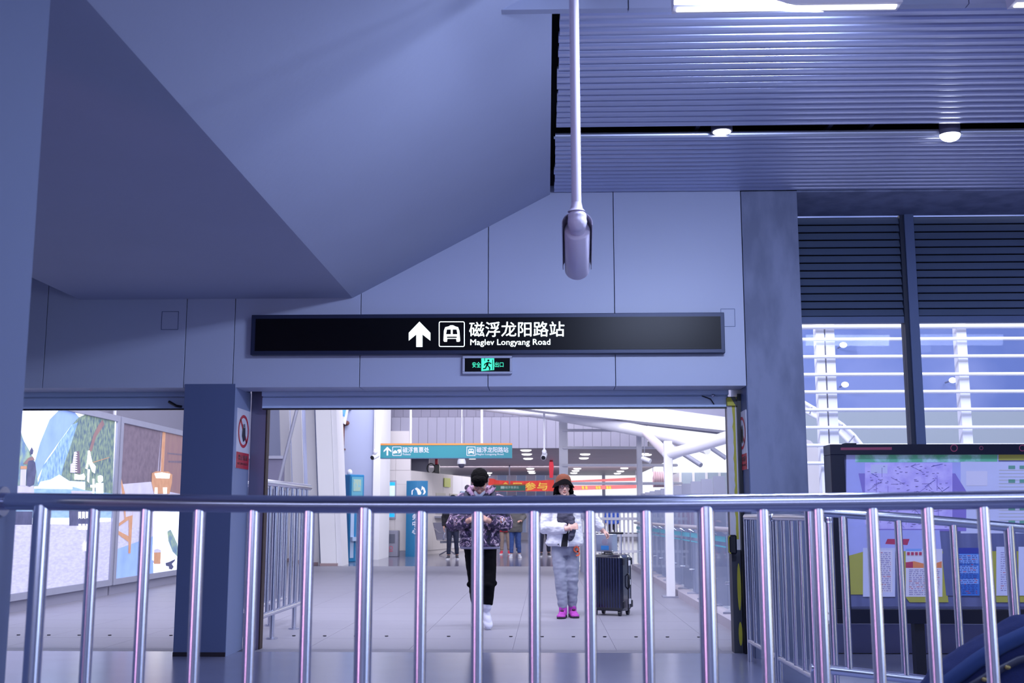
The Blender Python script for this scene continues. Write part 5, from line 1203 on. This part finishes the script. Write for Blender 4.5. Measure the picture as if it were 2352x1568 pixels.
def person(name, base, lab, spec, group=None):
    B_ = Vector(base); t = thing('person', B_, lab, 'person', group)
    def W(p): return B_ + Vector(p)
    g = spec; vs = g.get('vs', 0.007)
    # --- body: one continuous surface
    mb = MB(); j = g['j']; hs = g.get('hs', 1.0)
    mb.stack([(p[0], p[1], p[2], rx, ry) for p, rx, ry in g['torso']], 20, None, B_)
    mb.tube([W(j['neck0']), W(j['neck1'])], [0.058, 0.050], 14)
    Mh = headM(W(j['head']), g.get('pitch', 0), g.get('yaw', 0), g.get('roll', 0)); head(mb, Mh, hs, g.get('female', False))
    for s_ in ('l', 'r'):
        pts, r = arm_chain(W(j['sh' + s_]), W(j['el' + s_]), W(j['wr' + s_])); mb.tube(pts, r, 12, dome=True)
        h = g['hand' + s_]; hand(mb, W(j['wr' + s_]), h[0], h[1], h[2], g.get('handscale', 1.0), h[3])
        pts = [W(j['hip' + s_]), W(j['hip' + s_]).lerp(W(j['kn' + s_]), 0.5), W(j['kn' + s_]), W(j['kn' + s_]).lerp(W(j['an' + s_]), 0.35), W(j['an' + s_])]
        mb.tube(pts, [0.078, 0.068, 0.05, 0.053, 0.034], 12, dome=True)
    voxel('body', mb, g['skin'], t, g.get('bvs', vs), 2)
    # --- trousers
    mb = MB(); mb.stack([(p[0], p[1], p[2], rx, ry) for p, rx, ry in g['hips']], 20, None, B_)
    for s_ in ('l', 'r'):
        hp, kn, an = W(j['hip' + s_]), W(j['kn' + s_]), W(j['an' + s_]); an2 = an + (kn - an).normalized() * g.get('cuff', 0.03)
        rr_ = g['legr']; mb.tube([hp, hp.lerp(kn, 0.5), kn, kn.lerp(an2, 0.5), kn.lerp(an2, 0.88), an2], rr_, 14)
        for q, r in g.get('lumps' + s_, ()): mb.ell(W(q), (r, r, r * 0.9))
    voxel('trousers', mb, g['pants'], t, vs * 1.1, 3, g.get('pw', 0.006), 8)
    # --- jacket
    mb = MB(); mb.stack([(p[0], p[1], p[2], rx, ry) for p, rx, ry in g['jacket']], 24, None, B_)
    sr = g['sleeve']
    for s_ in ('l', 'r'):
        sh, el, wr = W(j['sh' + s_]), W(j['el' + s_]), W(j['wr' + s_]); we = el.lerp(wr, 0.93)
        mb.tube([sh, sh.lerp(el, 0.5), el, el.lerp(we, 0.5), we], sr, 14, dome=False); mb.ell(sh, (sr[0] * 1.05, sr[0], sr[0])); mb.ell(el, (sr[2] * 1.03,) * 3)
    for fn in g.get('jextra', ()): fn(mb, W)
    voxel('jacket', mb, g['jmat'], t, vs, g.get('jit', 3), g.get('jw', 0.009), g.get('jws', 9))
    # --- shoes
    for s_ in ('l', 'r'):
        mb = MB(); shoe(mb, W(j['an' + s_]), g['foot' + s_], g.get('shoe', 1.0), g.get('shaft', 0.0)); so = voxel('shoe', mb, g['shoemat'], t, min(vs, 0.007) if vs < 0.012 else 0.012, 2)
        part('sole', sole(W(j['an' + s_]), g['foot' + s_], g.get('shoe', 1.0)), g['solemat'], so)
    return t, Mh, W

# ---- the man reading as he walks
mx, my = PZ(1102, 1440).x, 12.0
camoM = camo('printed_jacket', [(0.0, '#17142a'), (0.40, '#2b2445'), (0.47, '#5d4a72'), (0.53, '#1a1830'), (0.57, '#a78ba6'), (0.62, '#d8c7d6'), (0.66, '#3a2f50'), (0.70, '#a0624f')], 15.0)
hoodin = mat('hood_lining', '#b494b6', 0.8, 0, 16, 0.3, col2='#231d36', contrast=(0.46, 0.54))
man = dict(vs=0.007, bvs=0.006, skin=SKIN, hs=1.02, pitch=radians(46),
    j=dict(neck0=(0, -0.01, 1.32), neck1=(0, -0.055, 1.43), head=(0.0, -0.11, 1.50), shl=(0.185, 0, 1.315), ell=(0.265, -0.06, 1.07), wrl=(0.10, -0.28, 1.10), shr=(-0.185, 0, 1.315), elr=(-0.265, -0.06, 1.07), wrr=(-0.10, -0.28, 1.10),
           hipl=(0.085, 0, 0.82), knl=(0.10, -0.17, 0.46), anl=(0.09, -0.20, 0.225), hipr=(-0.08, 0, 0.82), knr=(-0.045, -0.02, 0.45), anr=(-0.04, 0.24, 0.145)),
    torso=[((0, 0, 0.80), .14, .10), ((0, 0, 0.95), .135, .095), ((0, 0, 1.15), .155, .105), ((0, 0, 1.30), .165, .095), ((0, -0.01, 1.36), .07, .06)],
    hips=[((0, 0, 0.74), .15, .11), ((0, 0, 0.85), .178, .125), ((0, 0, 0.96), .165, .12)],
    legr=[.092, .085, .073, .066, .054, .054], cuff=0.02, lumpsl=(((0.155, -0.15, 0.46), 0.035), ((0.10, -0.21, 0.44), 0.05)), lumpsr=(((-0.105, -0.02, 0.44), 0.035),),
    jacket=[((0, 0, 0.815), .185, .135), ((0, 0, 0.84), .215, .155), ((0, 0, 0.98), .21, .152), ((0, 0, 1.15), .205, .15), ((0, 0, 1.29), .205, .13), ((0, -0.0, 1.35), .15, .10), ((0, -0.01, 1.385), .085, .075)],
    sleeve=[.078, .088, .085, .080, .060], jmat=camoM, pants=mat('black_joggers', '#08080f', 0.9, 0, 20, 0.2, spec=0.1),
    handl=((-0.75, -0.4, 0.35), (0.2, -0.6, 0.7), (0, 0, 1), 0.6), handr=((0.75, -0.4, 0.35), (-0.2, -0.6, 0.7), (0, 0, 1), 0.6),
    footl=(0.22, -0.55, -0.80), footr=(-0.1, -1, -0.45), shoemat=mat('white_leather', '#d8d8ea', 0.5, 0, 6, 0.06), solemat=M['white'], shoe=1.08, shaft=0.04)
mt, Mh, W = person('person', (mx, my, 0), 'young man in floral print hooded jacket and black joggers, head bowed', man)
face_parts(mt, Mh, 1.02, True, True)
# hair
mb = MB(); 
def hl(p): return Mh @ (Vector(p) * 1.02)
R3 = Mh.to_3x3()
mb.ell(hl((0, 0.018, 0.055)), (0.092, 0.104, 0.092), R3); mb.ell(hl((0, -0.055, 0.085)), (0.078, 0.052, 0.046), R3); mb.ell(hl((0.0, -0.090, 0.058)), (0.066, 0.024, 0.030), R3)
random.seed(11)
for i in range(34):
    a = random.uniform(0, 2 * pi); r_ = random.uniform(0.02, 0.075); mb.ell(hl((cos(a) * r_, sin(a) * r_, 0.105 - r_ * 0.35)), (0.026, 0.03, 0.022), R3, 8, 6)
for x in (-1, 1): mb.ell(hl((x * 0.076, 0.005, 0.028)), (0.012, 0.03, 0.035), R3)
voxel('hair', mb, HAIR, mt, 0.006, 1, 0.004, 40)
# hood and inner collar
mb = MB()
hood = [(-0.04, -0.14, 1.335), (-0.095, -0.10, 1.39), (-0.14, -0.03, 1.445), (-0.12, 0.07, 1.44), (0, 0.12, 1.43), (0.12, 0.07, 1.44), (0.14, -0.03, 1.445), (0.095, -0.10, 1.39), (0.04, -0.14, 1.335)]
mb.tube([W(p) for p in hood], [0.018, 0.027, 0.030, 0.034, 0.04, 0.034, 0.030, 0.027, 0.018], 12, dome=True)
voxel('hood', mb, hoodin, mt, 0.008, 2, 0.006, 12)
part('shirt_collar', MB().stack([(0, -0.045, 1.33, .075, .075), (0, -0.055, 1.385, .062, .062), (0, -0.06, 1.41, .056, .056)], 18, None, W((0, 0, 0))), mat('shirt_pale', '#c9d2e6', 0.8), mt, True)
part('hem', MB().stack([(0, 0, 0.805, .20, .145), (0, 0, 0.815, .213, .155), (0, 0, 0.83, .213, .155)], 24, None, W((0, 0, 0))), mat('hem_grey', '#8f8ba6', 0.8), mt, True)
bpk = thing('backpack', W((0, 0.2, 0.95)), 'dark backpack with wide straps on the young man in the floral jacket', 'backpack')
mb = MB(); mb.ell(W((0, 0.215, 1.14)), (0.14, 0.075, 0.21)); mb.ell(W((0, 0.25, 1.02)), (0.11, 0.06, 0.09)); voxel('pack', mb, mat('backpack_black', '#171826', 0.8, 0, 30, 0.2), bpk, 0.01, 2)
for x in (-1, 1):
    pts = [(x * 0.10, 0.16, 1.33), (x * 0.125, 0.08, 1.40), (x * 0.135, -0.03, 1.405), (x * 0.14, -0.12, 1.34), (x * 0.145, -0.158, 1.2), (x * 0.16, -0.14, 1.08), (x * 0.20, 0.0, 1.0)]
    part('strap', MB().tube([W(p) for p in pts], 0.026, 10, sq=0.4), mat('strap_grey', '#343649', 0.8), bpk, True)

# ---- the woman with the suitcase
wx, wy = PZ(1300, 1416).x, 13.3
puff = mat('white_puffer', '#dfe0ee', 0.6, 0, 8, 0.06, bump=0.4, bscale=16)
sweat = mat('grey_sweatpants', '#8a8ea6', 0.9, 0, 14, 0.18, bump=0.3, bscale=18)
def open_front(mb, W): pass
wom = dict(vs=0.007, bvs=0.006, skin=SKIN2, hs=0.97, female=True, yaw=radians(10),
    j=dict(neck0=(0, 0.0, 1.28), neck1=(0.0, -0.01, 1.42), head=(-0.02, -0.02, 1.485), shl=(0.165, 0, 1.285), ell=(0.30, 0.04, 1.12), wrl=(0.425, 0.07, 0.985), shr=(-0.175, 0, 1.285), elr=(-0.235, -0.05, 1.02), wrr=(0.02, -0.23, 1.005),
           hipl=(0.08, 0, 0.78), knl=(0.07, -0.03, 0.44), anl=(0.075, -0.02, 0.115), hipr=(-0.08, 0, 0.78), knr=(-0.06, -0.07, 0.44), anr=(-0.035, -0.11, 0.11)),
    torso=[((0, 0, 0.76), .14, .10), ((0, 0, 0.95), .12, .09), ((0, 0, 1.12), .14, .10), ((0, 0, 1.26), .15, .085), ((0, 0, 1.33), .06, .055)],
    hips=[((0, 0, 0.69), .13, .11), ((0, 0, 0.80), .165, .125), ((0, 0, 0.90), .155, .12)],
    legr=[.088, .086, .074, .066, .054, .046], cuff=-0.01, pw=0.009,
    lumpsr=(((-0.06, -0.08, 0.36), 0.066), ((-0.05, -0.10, 0.2), 0.052)), lumpsl=(((0.085, -0.04, 0.42), 0.066), ((0.08, -0.03, 0.22), 0.052)),
    jacket=[((-0.01, 0, 0.80), .20, .14), ((-0.01, 0, 0.83), .225, .165), ((-0.005, 0, 0.95), .205, .155), ((0, 0, 1.10), .19, .145), ((0, 0, 1.24), .19, .12), ((0, 0, 1.31), .14, .09), ((0, 0, 1.345), .085, .075)],
    sleeve=[.076, .084, .082, .076, .058], jmat=puff, pants=sweat, jw=0.008, jws=12,
    handl=((0.85, 0.3, -0.5), (0, -0.3, 0.9), (0.2, -1, 0), 1.0), handr=((0.9, -0.05, 0.25), (0, -1, 0.2), (0, 0, 1), 0.9),
    footl=(0.16, -1, -0.06), footr=(-0.16, -1, -0.03), shoemat=mat('pink_mesh', '#c244c8', 0.6, 0, 30, 0.3, col2='#7a2a7a'), solemat=mat('sole_dark', '#201c2a', 0.7), shoe=1.14)
wt, Mh, W = person('person', (wx, wy, 0), 'woman in a white puffer jacket, brown hat and grey sweatpants pulling a suitcase', wom)
face_parts(wt, Mh, 0.97, True, False)
R3 = Mh.to_3x3()
def hl(p): return Mh @ (Vector(p) * 0.97)
mb = MB(); mb.ell(hl((0, 0.03, 0.02)), (0.086, 0.088, 0.10), R3)
for x in (-1, 1):
    mb.tube([hl((x * 0.075, 0.0, 0.05)), hl((x * 0.086, -0.01, -0.01)), hl((x * 0.094, -0.005, -0.06)), hl((x * 0.118, 0.0, -0.095))], [0.02, 0.026, 0.03, 0.012], 10, dome=True)
mb.ell(hl((0, 0.05, -0.05)), (0.10, 0.055, 0.07), R3)
voxel('hair', mb, HAIR, wt, 0.006, 2, 0.005, 30)
hatM = mat('brown_felt', '#7a4433', 0.95, 0, 40, 0.25)
mb = MB(); secs = [(0, 0.005, 0.040, .100, .106), (0, 0.005, 0.055, .098, .104), (0, 0.005, 0.085, .094, .099), (0, 0.005, 0.12, .082, .086), (0, 0.005, 0.145, .055, .06), (0, 0.005, 0.156, .02, .02)]
mb.stack(secs, 24, R3 @ Matrix.Diagonal((.97, .97, .97)), tuple(Mh.translation)); hat = part('hat', mb, hatM, wt, True)
mb = MB(); rs = []
for rx, z in ((.098, .050), (.118, .022), (.136, -.012), (.132, -.014), (.114, .018), (.094, .044)):
    rs.append([hl((cos(a) * rx, 0.005 + sin(a) * rx * 1.02, z + 0.036 * max(0.0, -sin(a)) ** 1.5 + 0.006 * sin(3 * a))) for a in [2 * pi * i / 28 for i in range(28)]])
mb.rings(rs, closed=True); part('brim', mb, mat('brim_dark', '#0d090f', 0.9, spec=0.1), hat, True)
# scarf
scm = mat('charcoal_scarf', '#4a4a60', 0.95, 0, 20, 0.3, bump=0.5, bscale=30)
mb = MB(); mb.tube([W((cos(a) * 0.095, 0.0 + sin(a) * 0.085, 1.355 + 0.012 * sin(a))) for a in [2 * pi * i / 16 for i in range(17)]], 0.045, 12)
mb.ell(W((0.0, -0.13, 1.24)), (0.11, 0.06, 0.12)); mb.ell(W((0.0, -0.165, 1.13)), (0.10, 0.05, 0.10)); mb.tube([W((0.06, -0.17, 1.12)), W((0.085, -0.215, 1.0)), W((0.07, -0.20, 0.93)), W((0.05, -0.19, 0.885))], [0.05, 0.035, 0.038, 0.028], 12, dome=True)
voxel('scarf', mb, scm, wt, 0.009, 2, 0.010, 14)
mb = MB(); mb.prism([W((-0.055, -0.182, 0.80)), W((0.02, -0.182, 0.80)), W((0.035, -0.168, 1.0)), W((-0.01, -0.168, 1.03))], (0, 0.04, 0)); part('inner_top', mb, mat('black_top', '#12121e', 0.9), wt)
for x0, x1 in ((-0.064, -0.055), (0.02, 0.029)): part('zip_edge', MB().prism([W((x0, -0.184, 0.80)), W((x1, -0.184, 0.80)), W((x1 + 0.015, -0.17, 1.0)), W((x0 + 0.015, -0.17, 1.0))], (0, 0.03, 0)), puff, wt)
part('snap', MB().ell(W((-0.085, -0.172, 0.825)), (0.008, 0.005, 0.008)), M['black'], wt, True)
# orange emblem on the thigh
mb = MB(); n = 20
for (cx, cz, ra, rb_, a0, a1) in ((0.0, 0.022, 0.036, 0.020, 0, 2 * pi), (0.010, -0.025, 0.030, 0.014, -2.2, 1.8)):
    o = []; i2 = []
    for i in range(n + 1):
        a = a0 + (a1 - a0) * i / n; o.append(W((0.125 + cx + cos(a) * ra, -0.120, 0.745 + cz + sin(a) * ra))); i2.append(W((0.125 + cx + cos(a) * rb_, -0.120, 0.745 + cz + sin(a) * rb_)))
    for i in range(n): mb.prism([o[i], o[i + 1], i2[i + 1], i2[i]], (0, 0.03, 0))
part('emblem', mb, mat('orange_print', '#e0603c', 0.7), wt)
for s_ in (-1, 1):
    an = W(wom['j']['anl' if s_ > 0 else 'anr']); part('laces', MB().ell(an + Vector((0.012 * s_, -0.075, -0.030)), (0.022, 0.045, 0.012)), mat('lace_dark', '#3a1238', 0.8), wt, True)
hand_tip = W((0.485, 0.11, 0.945))

# ---- the suitcase she pulls
scx, scy = PZ(1404, 1410).x, 13.56
Rs = Matrix.Translation((scx, scy, 0)) @ Matrix.Rotation(radians(-27), 4, 'Z')
SC = thing('suitcase', (scx, scy, 0), 'large upright navy ribbed hard-shell suitcase with silver frame and telescopic handle', 'suitcase')
def sp(nm, mb, m, par=None, sm=False, bev=0): return part(nm, mb.xf(Rs), m, par or SC, sm, bev)
W2, D2, Z0, Z1 = 0.205, 0.155, 0.055, 0.70
shellm = mat('navy_shell', '#11162c', 0.18, 0, 8, 0.2, coat=0.6)
s1 = sp('shell', MB().bbox_bevel(-W2, W2, -D2, 0.045, Z0, Z1, 0.035), shellm, None, False, 0.006)
s2 = sp('shell', MB().bbox_bevel(-W2, W2, 0.062, D2 , Z0, Z1, 0.035), shellm, None, False, 0.006)
for i in range(11):
    x = -W2 + 0.035 + i * (2 * W2 - 0.07) / 10; sp('rib', MB().tube([(x, -D2, Z0 + 0.04), (x, -D2, Z1 - 0.04)], 0.007, 8), mat('navy_rib', '#2a3052', 0.25), s1, True)
for y in (0.047, 0.056):
    mb = MB(); mb.box(-W2 - 0.004, W2 + 0.004, y - 0.003, y + 0.005, Z0 + 0.03, Z1 - 0.03); mb.box(-W2 + 0.03, W2 - 0.03, y - 0.003, y + 0.005, Z0 - 0.004, Z1 + 0.004); sp('frame_band', mb, M['steel2'])
for z in (0.16, 0.38, 0.60):
    for y in (0.035, 0.062): sp('latch', MB().box(W2, W2 + 0.010, y, y + 0.014, z - 0.03, z + 0.03), M['white'])
for y in (-0.10, 0.12):
    for z in (0.13, 0.62): sp('corner_guard', MB().bbox_bevel(W2 - 0.01, W2 + 0.006, y - 0.03, y + 0.03, z - 0.04, z + 0.04, 0.005), M['black'])
sp('side_handle', MB().tube([(W2, 0.02, 0.30), (W2 + 0.025, 0.0, 0.33), (W2 + 0.025, 0.0, 0.45), (W2, 0.02, 0.48)], 0.009, 8), M['black'], None, True)
for x in (-W2 + 0.05, W2 - 0.05):
    for y in (-D2 + 0.04, D2 - 0.04):
        q = sp('wheel', MB().tube([(x - 0.014, y, 0.028), (x + 0.014, y, 0.028)], 0.028, 16), M['black'], None, True); sp('wheel_fork', MB().box(x - 0.02, x + 0.02, y - 0.02, y + 0.02, 0.03, 0.075), M['black'], q)
inv = Rs.inverted(); hh = inv @ hand_tip
hx = max(-0.12, min(0.1, hh.x))
for x in (hx - 0.07, hx + 0.07): sp('handle_rod', MB().tube([(x, 0.11, Z1 - 0.02), (x, 0.11, hand_tip.z - 0.005)], 0.007, 8), M['steel2'], None, True)
sp('handle_grip', MB().tube([(hx - 0.085, 0.11, hand_tip.z), (hx + 0.085, 0.11, hand_tip.z)], 0.014, 10, dome=True), M['black'], None, True)
sp('top_handle', MB().tube([(-0.05, -0.08, Z1), (-0.05, -0.08, Z1 + 0.025), (0.05, -0.08, Z1 + 0.025), (0.05, -0.08, Z1)], 0.009, 8), M['black'], None, True)
cs = thing('case', Rs @ Vector((-0.02, -0.02, Z1)), 'small silver hard case with a blue sticker standing on top of the navy suitcase', 'case')
part('body', MB().bbox_bevel(-0.17, 0.05, -0.06, 0.09, Z1 + 0.03, Z1 + 0.235, 0.012).xf(Rs), mat('silver_case', '#b7c0d6', 0.3, 0.6), cs)
part('sticker', MB().box(-0.10, 0.0, -0.063, -0.058, Z1 + 0.05, Z1 + 0.10).xf(Rs), mat('sticker_blue', '#4aa0e8', 0.5), cs)
part('emblem', MB().ell((-0.05, -0.059, Z1 + 0.145), (0.045, 0.003, 0.04)).xf(Rs), mat('sticker_grey', '#a49fb6', 0.5), cs, True)
for z in (Z1 + 0.03, Z1 + 0.22): part('edge_band', MB().bbox_bevel(-0.173, 0.053, -0.063, 0.093, z, z + 0.014, 0.01).xf(Rs), mat('band_silver', '#dfe4f0', 0.25, 0.7), cs)
part('carry_strap', MB().tube([(-0.12, 0.0, Z1 + 0.004), (0.03, 0.0, Z1 + 0.004), (0.03, 0.0, Z1 + 0.03), (-0.12, 0.0, Z1 + 0.03), (-0.12, 0.0, Z1 + 0.004)], 0.004, 6).xf(Rs), M['black'], cs)

# ---- people farther back in the hall
def bystander(x, y, lab, top, pants, skin, h=1.0, long=False, fy_=-1, shoes='#2a2a38', extra=None, arms='down', hairc=HAIR):
    f = h
    j = dict(neck0=(0, 0, 1.38 * f), neck1=(0, -0.01, 1.50 * f), head=(0, -0.02, 1.58 * f), shl=(0.18, 0, 1.38 * f), shr=(-0.18, 0, 1.38 * f),
             hipl=(0.085, 0, 0.88 * f), knl=(0.10, -0.02, 0.49 * f), anl=(0.12, 0.03, 0.105), hipr=(-0.085, 0, 0.88 * f), knr=(-0.09, -0.04, 0.49 * f), anr=(-0.10, -0.05, 0.105))
    if arms == 'down': j.update(ell=(0.24, 0.03, 1.10 * f), wrl=(0.23, -0.04, 0.86 * f), elr=(-0.24, 0.03, 1.10 * f), wrr=(-0.23, -0.04, 0.86 * f)); hl_ = ((0, -0.1, -1), (1, 0, 0), (0, -1, 0), 0.4); hr_ = ((0, -0.1, -1), (-1, 0, 0), (0, -1, 0), 0.4)
    else: j.update(ell=(0.25, 0.03, 1.12 * f), wrl=(0.17, -0.2, 1.0 * f), elr=(-0.27, 0.03, 1.12 * f), wrr=(-0.15, -0.2, 0.98 * f)); hl_ = ((-0.5, -0.8, 0.1), (0, 0, 1), (-1, 0, 0), 0.7); hr_ = ((0.3, -0.9, -0.1), (0, 0, 1), (1, 0, 0), 0.7)
    jz = 0.70 if long else 0.84
    sp_ = dict(vs=0.016, bvs=0.010, skin=skin, j=j, torso=[((0, 0, 0.86 * f), .14, .10), ((0, 0, 1.05 * f), .13, .10), ((0, 0, 1.3 * f), .16, .10), ((0, 0, 1.42 * f), .07, .06)],
        hips=[((0, 0, 0.80 * f), .15, .11), ((0, 0, 0.92 * f), .17, .12), ((0, 0, 1.0 * f), .16, .12)], legr=[.088, .082, .068, .062, .058, .055],
        jacket=[((0, 0, jz * f), .20, .14), ((0, 0, (jz + .03) * f), .21, .15), ((0, 0, 1.1 * f), .20, .145), ((0, 0, 1.33 * f), .20, .13), ((0, 0, 1.42 * f), .12, .09), ((0, 0, 1.45 * f), .08, .07)],
        sleeve=[.072, .074, .070, .064, .052], jmat=top, pants=pants, handl=hl_, handr=hr_, footl=(0.2, -1, -0.0), footr=(-0.15, -1, 0), shoemat=mat('shoe_' + shoes.strip('#'), shoes, 0.6), solemat=M['white'])
    t, Mh_, W_ = person('person', (x, y, 0), lab, sp_)
    mb = MB(); R_ = Mh_.to_3x3(); mb.ell(Mh_ @ Vector((0, 0.02, 0.045)), (0.088, 0.098, 0.085), R_); mb.ell(Mh_ @ Vector((0, 0.05, -0.01)), (0.08, 0.06, 0.08), R_); voxel('hair', mb, hairc, t, 0.012, 1)
    face_parts(t, Mh_, 1.0, False)
    return t, W_
jeans = mat('blue_jeans', '#36508e', 0.85, 0, 10, 0.25); djeans = mat('dark_jeans', '#1d2440', 0.85, 0, 10, 0.2)
def at(u, v): p = PZ(u, v); return p.x, p.y
x, y = at(1046, 1281); bystander(x, y - 1.0, 'person in a black jacket and dark jeans standing beside the metal bench', mat('black_coat', '#14131f', 0.85), djeans, SKIN)
x, y = at(1183, 1281); bystander(x, y, 'person in a long olive coat and blue jeans, beside the red coat', mat('olive_coat', '#5c5a5c', 0.85, 0, 6, 0.1), jeans, SKIN, 1.0, True, arms='bent', shoes='#b0b4c8')
x, y = at(1157, 1276); bystander(x, y + 1.0, 'person in a bright red coat half hidden behind the floral jacket', mat('red_coat', '#c01830', 0.8, 0, 4, 0.3, col2='#2a0d18', contrast=(0.5, 0.56)), mat('beige_trousers', '#8c7a74', 0.85), SKIN, 0.96, True, shoes='#d0304c')
x, y = at(1170, 1275); bystander(x + 0.05, y + 2.6, 'person in blue jeans and a dark jacket standing behind the olive coat', mat('dark_jacket', '#2a2a3e', 0.85), jeans, SKIN, 0.98)
x, y = at(1251, 1278); bystander(x, y, 'person in a dark red jacket and dark trousers hidden behind the woman', mat('dark_red_jacket', '#8e1424', 0.8), mat('navy_trousers', '#20233c', 0.85), SKIN, 1.0)
x, y = at(1420, 1262); bystander(x, y + 3.0, 'person in a blue jacket glimpsed through the white fence', mat('blue_jacket', '#2b52b8', 0.8), mat('navy_trousers', '', 0), SKIN, 1.0)

# smooth the round parts without rounding off the flat ends
for o in bpy.data.objects:
    if o.type == 'MESH' and len(o.data.polygons) and o.data.polygons[0].use_smooth and len(o.data.vertices) < 3000:
        try: o.data.set_sharp_from_angle(angle=radians(50))
        except Exception: pass

bpy.data.scenes.remove(SCR)
